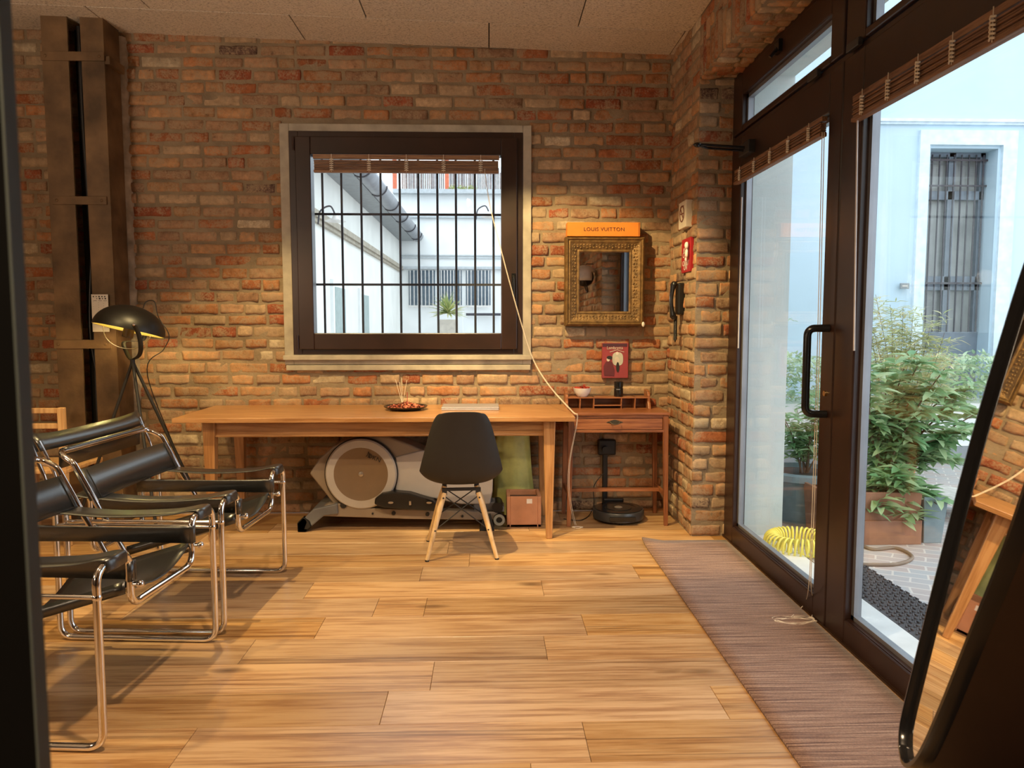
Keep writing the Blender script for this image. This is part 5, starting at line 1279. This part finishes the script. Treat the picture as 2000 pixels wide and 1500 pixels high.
pl0, pl1 = fy(1759, 553, YO-.06), fy(1776, 564, YO-.06); T = thing('wall_plaque', (pl0.x, YO, pl1.z), 'small dark plaque on the pale wall left of the barred door across the courtyard', 'sign')
MB().box(pl0.x, pl1.x, YO-.062, YO-.04, pl1.z, pl0.z).build('plate', M['grey_paint'], T, bev=.004); MB().box(pl0.x+.02, pl1.x-.02, YO-.064, YO-.062, (pl0.z+pl1.z)/2-.006, (pl0.z+pl1.z)/2+.006).build('line_mark', M['paper'], T)
# wooden stool planter seen through leaves
a = PY(1745, 870, 6.0); T = thing('clay_pot', (a.x, 6.0, GZ), 'terracotta pot standing on the paving behind the laurel stems', 'pot')
MB().lathe([(.001, 0), (.14, 0), (.19, .24), (.21, .24), (.21, .29), (.18, .29), (.16, .25), (.001, .25)], (a.x, 6.0, GZ), 32).build('pot', M['terracotta'], T, smooth=30)

# ------------------------------------------------------------------ yard seen through the back window
XW = -2.6
def wx(x, y): return PX(x, y, XW)
ze = wx(783, 473).z; zc = wx(780, 520).z
s = MB(); yend = 22.4
d1a, d1b = wx(648, 560), wx(668, 566); d2a, d2b = wx(701, 575), wx(715, 578)
s.box(XW-.3, XW, 5.6, yend, GZ-.5, ze)
s.build('wall_yard_left', M['cream_paint'], kind='structure')
s = MB(); s.box(XW, XW+.10, 5.6, yend, zc-.10, zc); s.box(XW, XW+.06, 5.6, yend, zc-.16, zc-.10); s.build('trim_5', M['stone'], kind='structure')
s = MB(); s.box(XW-.3, XW+.42, 5.6, yend-.2, ze, ze+.10); s.build('trim_6', M['grey_paint'], kind='structure')
# pitched roof slab behind gutter
s = MB(); s.prism([(XW+.45, 5.6, ze+.10), (XW-3, 5.6, ze+1.0), (XW-3, 5.6, ze+1.1), (XW+.45, 5.6, ze+.22)], (0, yend-5.8, 0)); s.build('roof_yard', M['grey_paint'], kind='structure')
T = thing('roof_gutter', (XW+.5, 14, ze), 'grey half-round zinc gutter along the eaves seen through the back window', 'gutter')
s = MB(); rg = .17; xg = XW+.52; zg = ze+.16
rows = [[V((xg+rg*math.cos(a), y_, zg+rg*math.sin(a))) for a in [PI+PI*k/12 for k in range(13)]] for y_ in (5.7, yend-.25)]
s.grid(rows); s.add(rows[1], [tuple(range(13))]); s.build('channel', M['zinc'], T, smooth=60, solid=.01)
for k in range(9):
    y_ = 7+1.8*k; MB().tube([V((xg+(rg+.01)*math.cos(a), y_, zg+(rg+.01)*math.sin(a))) for a in [PI+PI*q/12 for q in range(13)]], .018, 6).build('bracket', M['iron'], T, smooth=60)
for k, (a, b) in enumerate(((d1a, d1b), (d2a, d2b))):
    Dn = thing('door_%d' % (4+k), (XW, a.y, GZ), kind='structure'); w_ = abs(b.y-a.y)
    MB().box(XW, XW+.05, a.y-.12, b.y+.12, -.6, a.z+.12).build('door_casing', M['white_paint'], Dn)
    MB().box(XW+.05, XW+.06, a.y, b.y, -.6, a.z).build('door_panel', plain('pale_green_door', (.36, .44, .42), .5), Dn)
# wall lamps
def barn(T, c, sc=1):
    MB().tube(bez([c+V((-.28*sc, 0, -.05*sc)), c+V((-.24*sc, 0, .16*sc)), c+V((-.08*sc, 0, .24*sc)), c+V((0, 0, .10*sc))], 8), .014*sc, 8).build('curved_arm', M['iron'], T, smooth=60)
    MB().lathe([(.03*sc, .12*sc), (.05*sc, .05*sc), (.17*sc, 0), (.165*sc, -.006*sc), (.04*sc, .03*sc)], c, 28).build('lamp_shade', M['white_ceramic'], T, smooth=60)
c = PY(655, 432, 10.5); T = thing('yard_wall_lamp', c, 'white disc-shaded wall lamp on a curved arm at left through the back window', 'lamp', 'yard wall lamps'); barn(T, c, .85)
c = PY(955, 424, 14); T = thing('yard_wall_lamp', c, 'white disc-shaded wall lamp on a curved arm at right through the back window', 'lamp', 'yard wall lamps'); barn(T, c, .85)
# far building
YQ = 22.0
q = lambda x, y, Y=YQ: PY(x, y, Y)
zq = q(850, 378).z; s = MB(); s.box(-2.8, 3.5, YQ, YQ+4, GZ-1, zq); s.build('wall_yard_far', M['white_paint'], kind='structure')
s = MB()
for y0_, y1_, d_ in ((372, 380, .25), (418, 426, .12), (498, 500, .05), (503, 505, .05), (521, 526, .12)): s.box(-2.75, 3.4, YQ-d_, YQ, q(850, y1_).z, q(850, y0_).z)
s.build('trim_7', M['grey_paint'] if False else plain('pale_grey_cornice', (.52, .55, .57), .8), kind='structure')
for k, (a, b) in enumerate(((798, 850), (859, 902), (910, 958))):
    Wn = thing('window_%d' % (2+k), (q(a, 560).x, YQ, q(a, 596).z), kind='structure'); A, B_ = q(a, 528, YQ-.02), q(b, 596, YQ-.02)
    MB().box(A.x, B_.x, YQ-.02, YQ-.01, B_.z, A.z).build('window_pane', M['dark_glass'], Wn)
    s = MB()
    for i in range(7): x = A.x+(B_.x-A.x)*(i+.5)/7; s.box(x-.012, x+.012, YQ-.12, YQ-.10, B_.z-.08, A.z)
    s.box(A.x, B_.x, YQ-.125, YQ-.10, B_.z-.05, B_.z-.02); s.build('white_bars', M['white_ceramic'], Wn)
# steps and low wall with pots
s = MB(); a, b = q(905, 612, 17), q(985, 612, 17); s.box(a.x, b.x+3, 17, 17.3, GZ-1, q(940, 617, 17).z); s.box(q(892, 612, 17).x, a.x, 16.6, 17.3, GZ-1, q(900, 609, 17).z); s.build('wall_yard_low', M['white_paint'], kind='structure')
s = MB(); s.tube([q(910, 614, 16.9)+V((0, 0, .0)), q(978, 614, 16.9)], .03, 8)
T_ = s.build('wall_rail', M['iron'], label='grey pipe rail along the low white wall beyond the back window', cat='rail'); solo(T_, q(910, 614, 16.9))
c = q(875, 624, 15); T = thing('yucca_pot', (c.x, 15, GZ-.5), 'spiky yellow-green yucca in a pale square planter beyond the back window', 'potted plant')
s = MB(); s.box(c.x-.2, c.x+.2, 14.8, 15.2, GZ-1, c.z-.0); s.build('planter', M['cream'], T, bev=.01)
rr = random.Random(9); pts = []
for i in range(110): a = rr.uniform(0, 2*PI); el = rr.uniform(-.1, 1.5); pts.append((V((c.x, 15, c.z+.12)), (math.cos(a)*math.cos(el), math.sin(a)*math.cos(el), math.sin(el)), rr.uniform(.3, .5), .035))
leaves('foliage', M['yucca'], T, pts, seed=2)
# roof terrace: reed screen, red posts, plants
T = thing('reed_screen', (q(850, 375, 23).x, 23, zq), 'brown reed fence with red posts on the roof terrace beyond the back window', 'fence')
s = MB(); rr = random.Random(3); x = q(785, 350, 23).x
while x < q(1000, 350, 23).x:
    s.box(x, x+.03, 23, 23.03, zq, zq+rr.uniform(.8, 1.0)); x += rr.uniform(.034, .06)
s.build('reeds', plain('dry_reeds', (.20, .14, .12), .8, var=.4, scale=8), T)
for px_ in (771, 873): x = q(px_, 350, 22.8).x; MB().box(x-.06, x+.06, 22.75, 22.85, zq, zq+1.2).build('post', plain('orange_red_post', (.65, .16, .08), .6), T)
T = thing('terrace_plants', (q(895, 370, 22.6).x, 22.6, zq), 'low yellow-green plants along the roof terrace edge beyond the back window', 'plants')
pts = []
for i in range(500): x = rr.uniform(q(875, 370, 22.6).x, q(930, 370, 22.6).x); pts.append((V((x, 22.6+rr.uniform(-.2, .2), zq+rr.uniform(0, .3)+.0)), (rr.gauss(0, 1), rr.gauss(0, 1), rr.gauss(.3, .6)), .09, .04))
leaves('foliage', M['yucca'], T, pts, seed=6)
MB().box(-2.8, 6, 26, 26.5, zq, zq+1.6).build('wall_terrace', M['bluelight'], kind='structure')
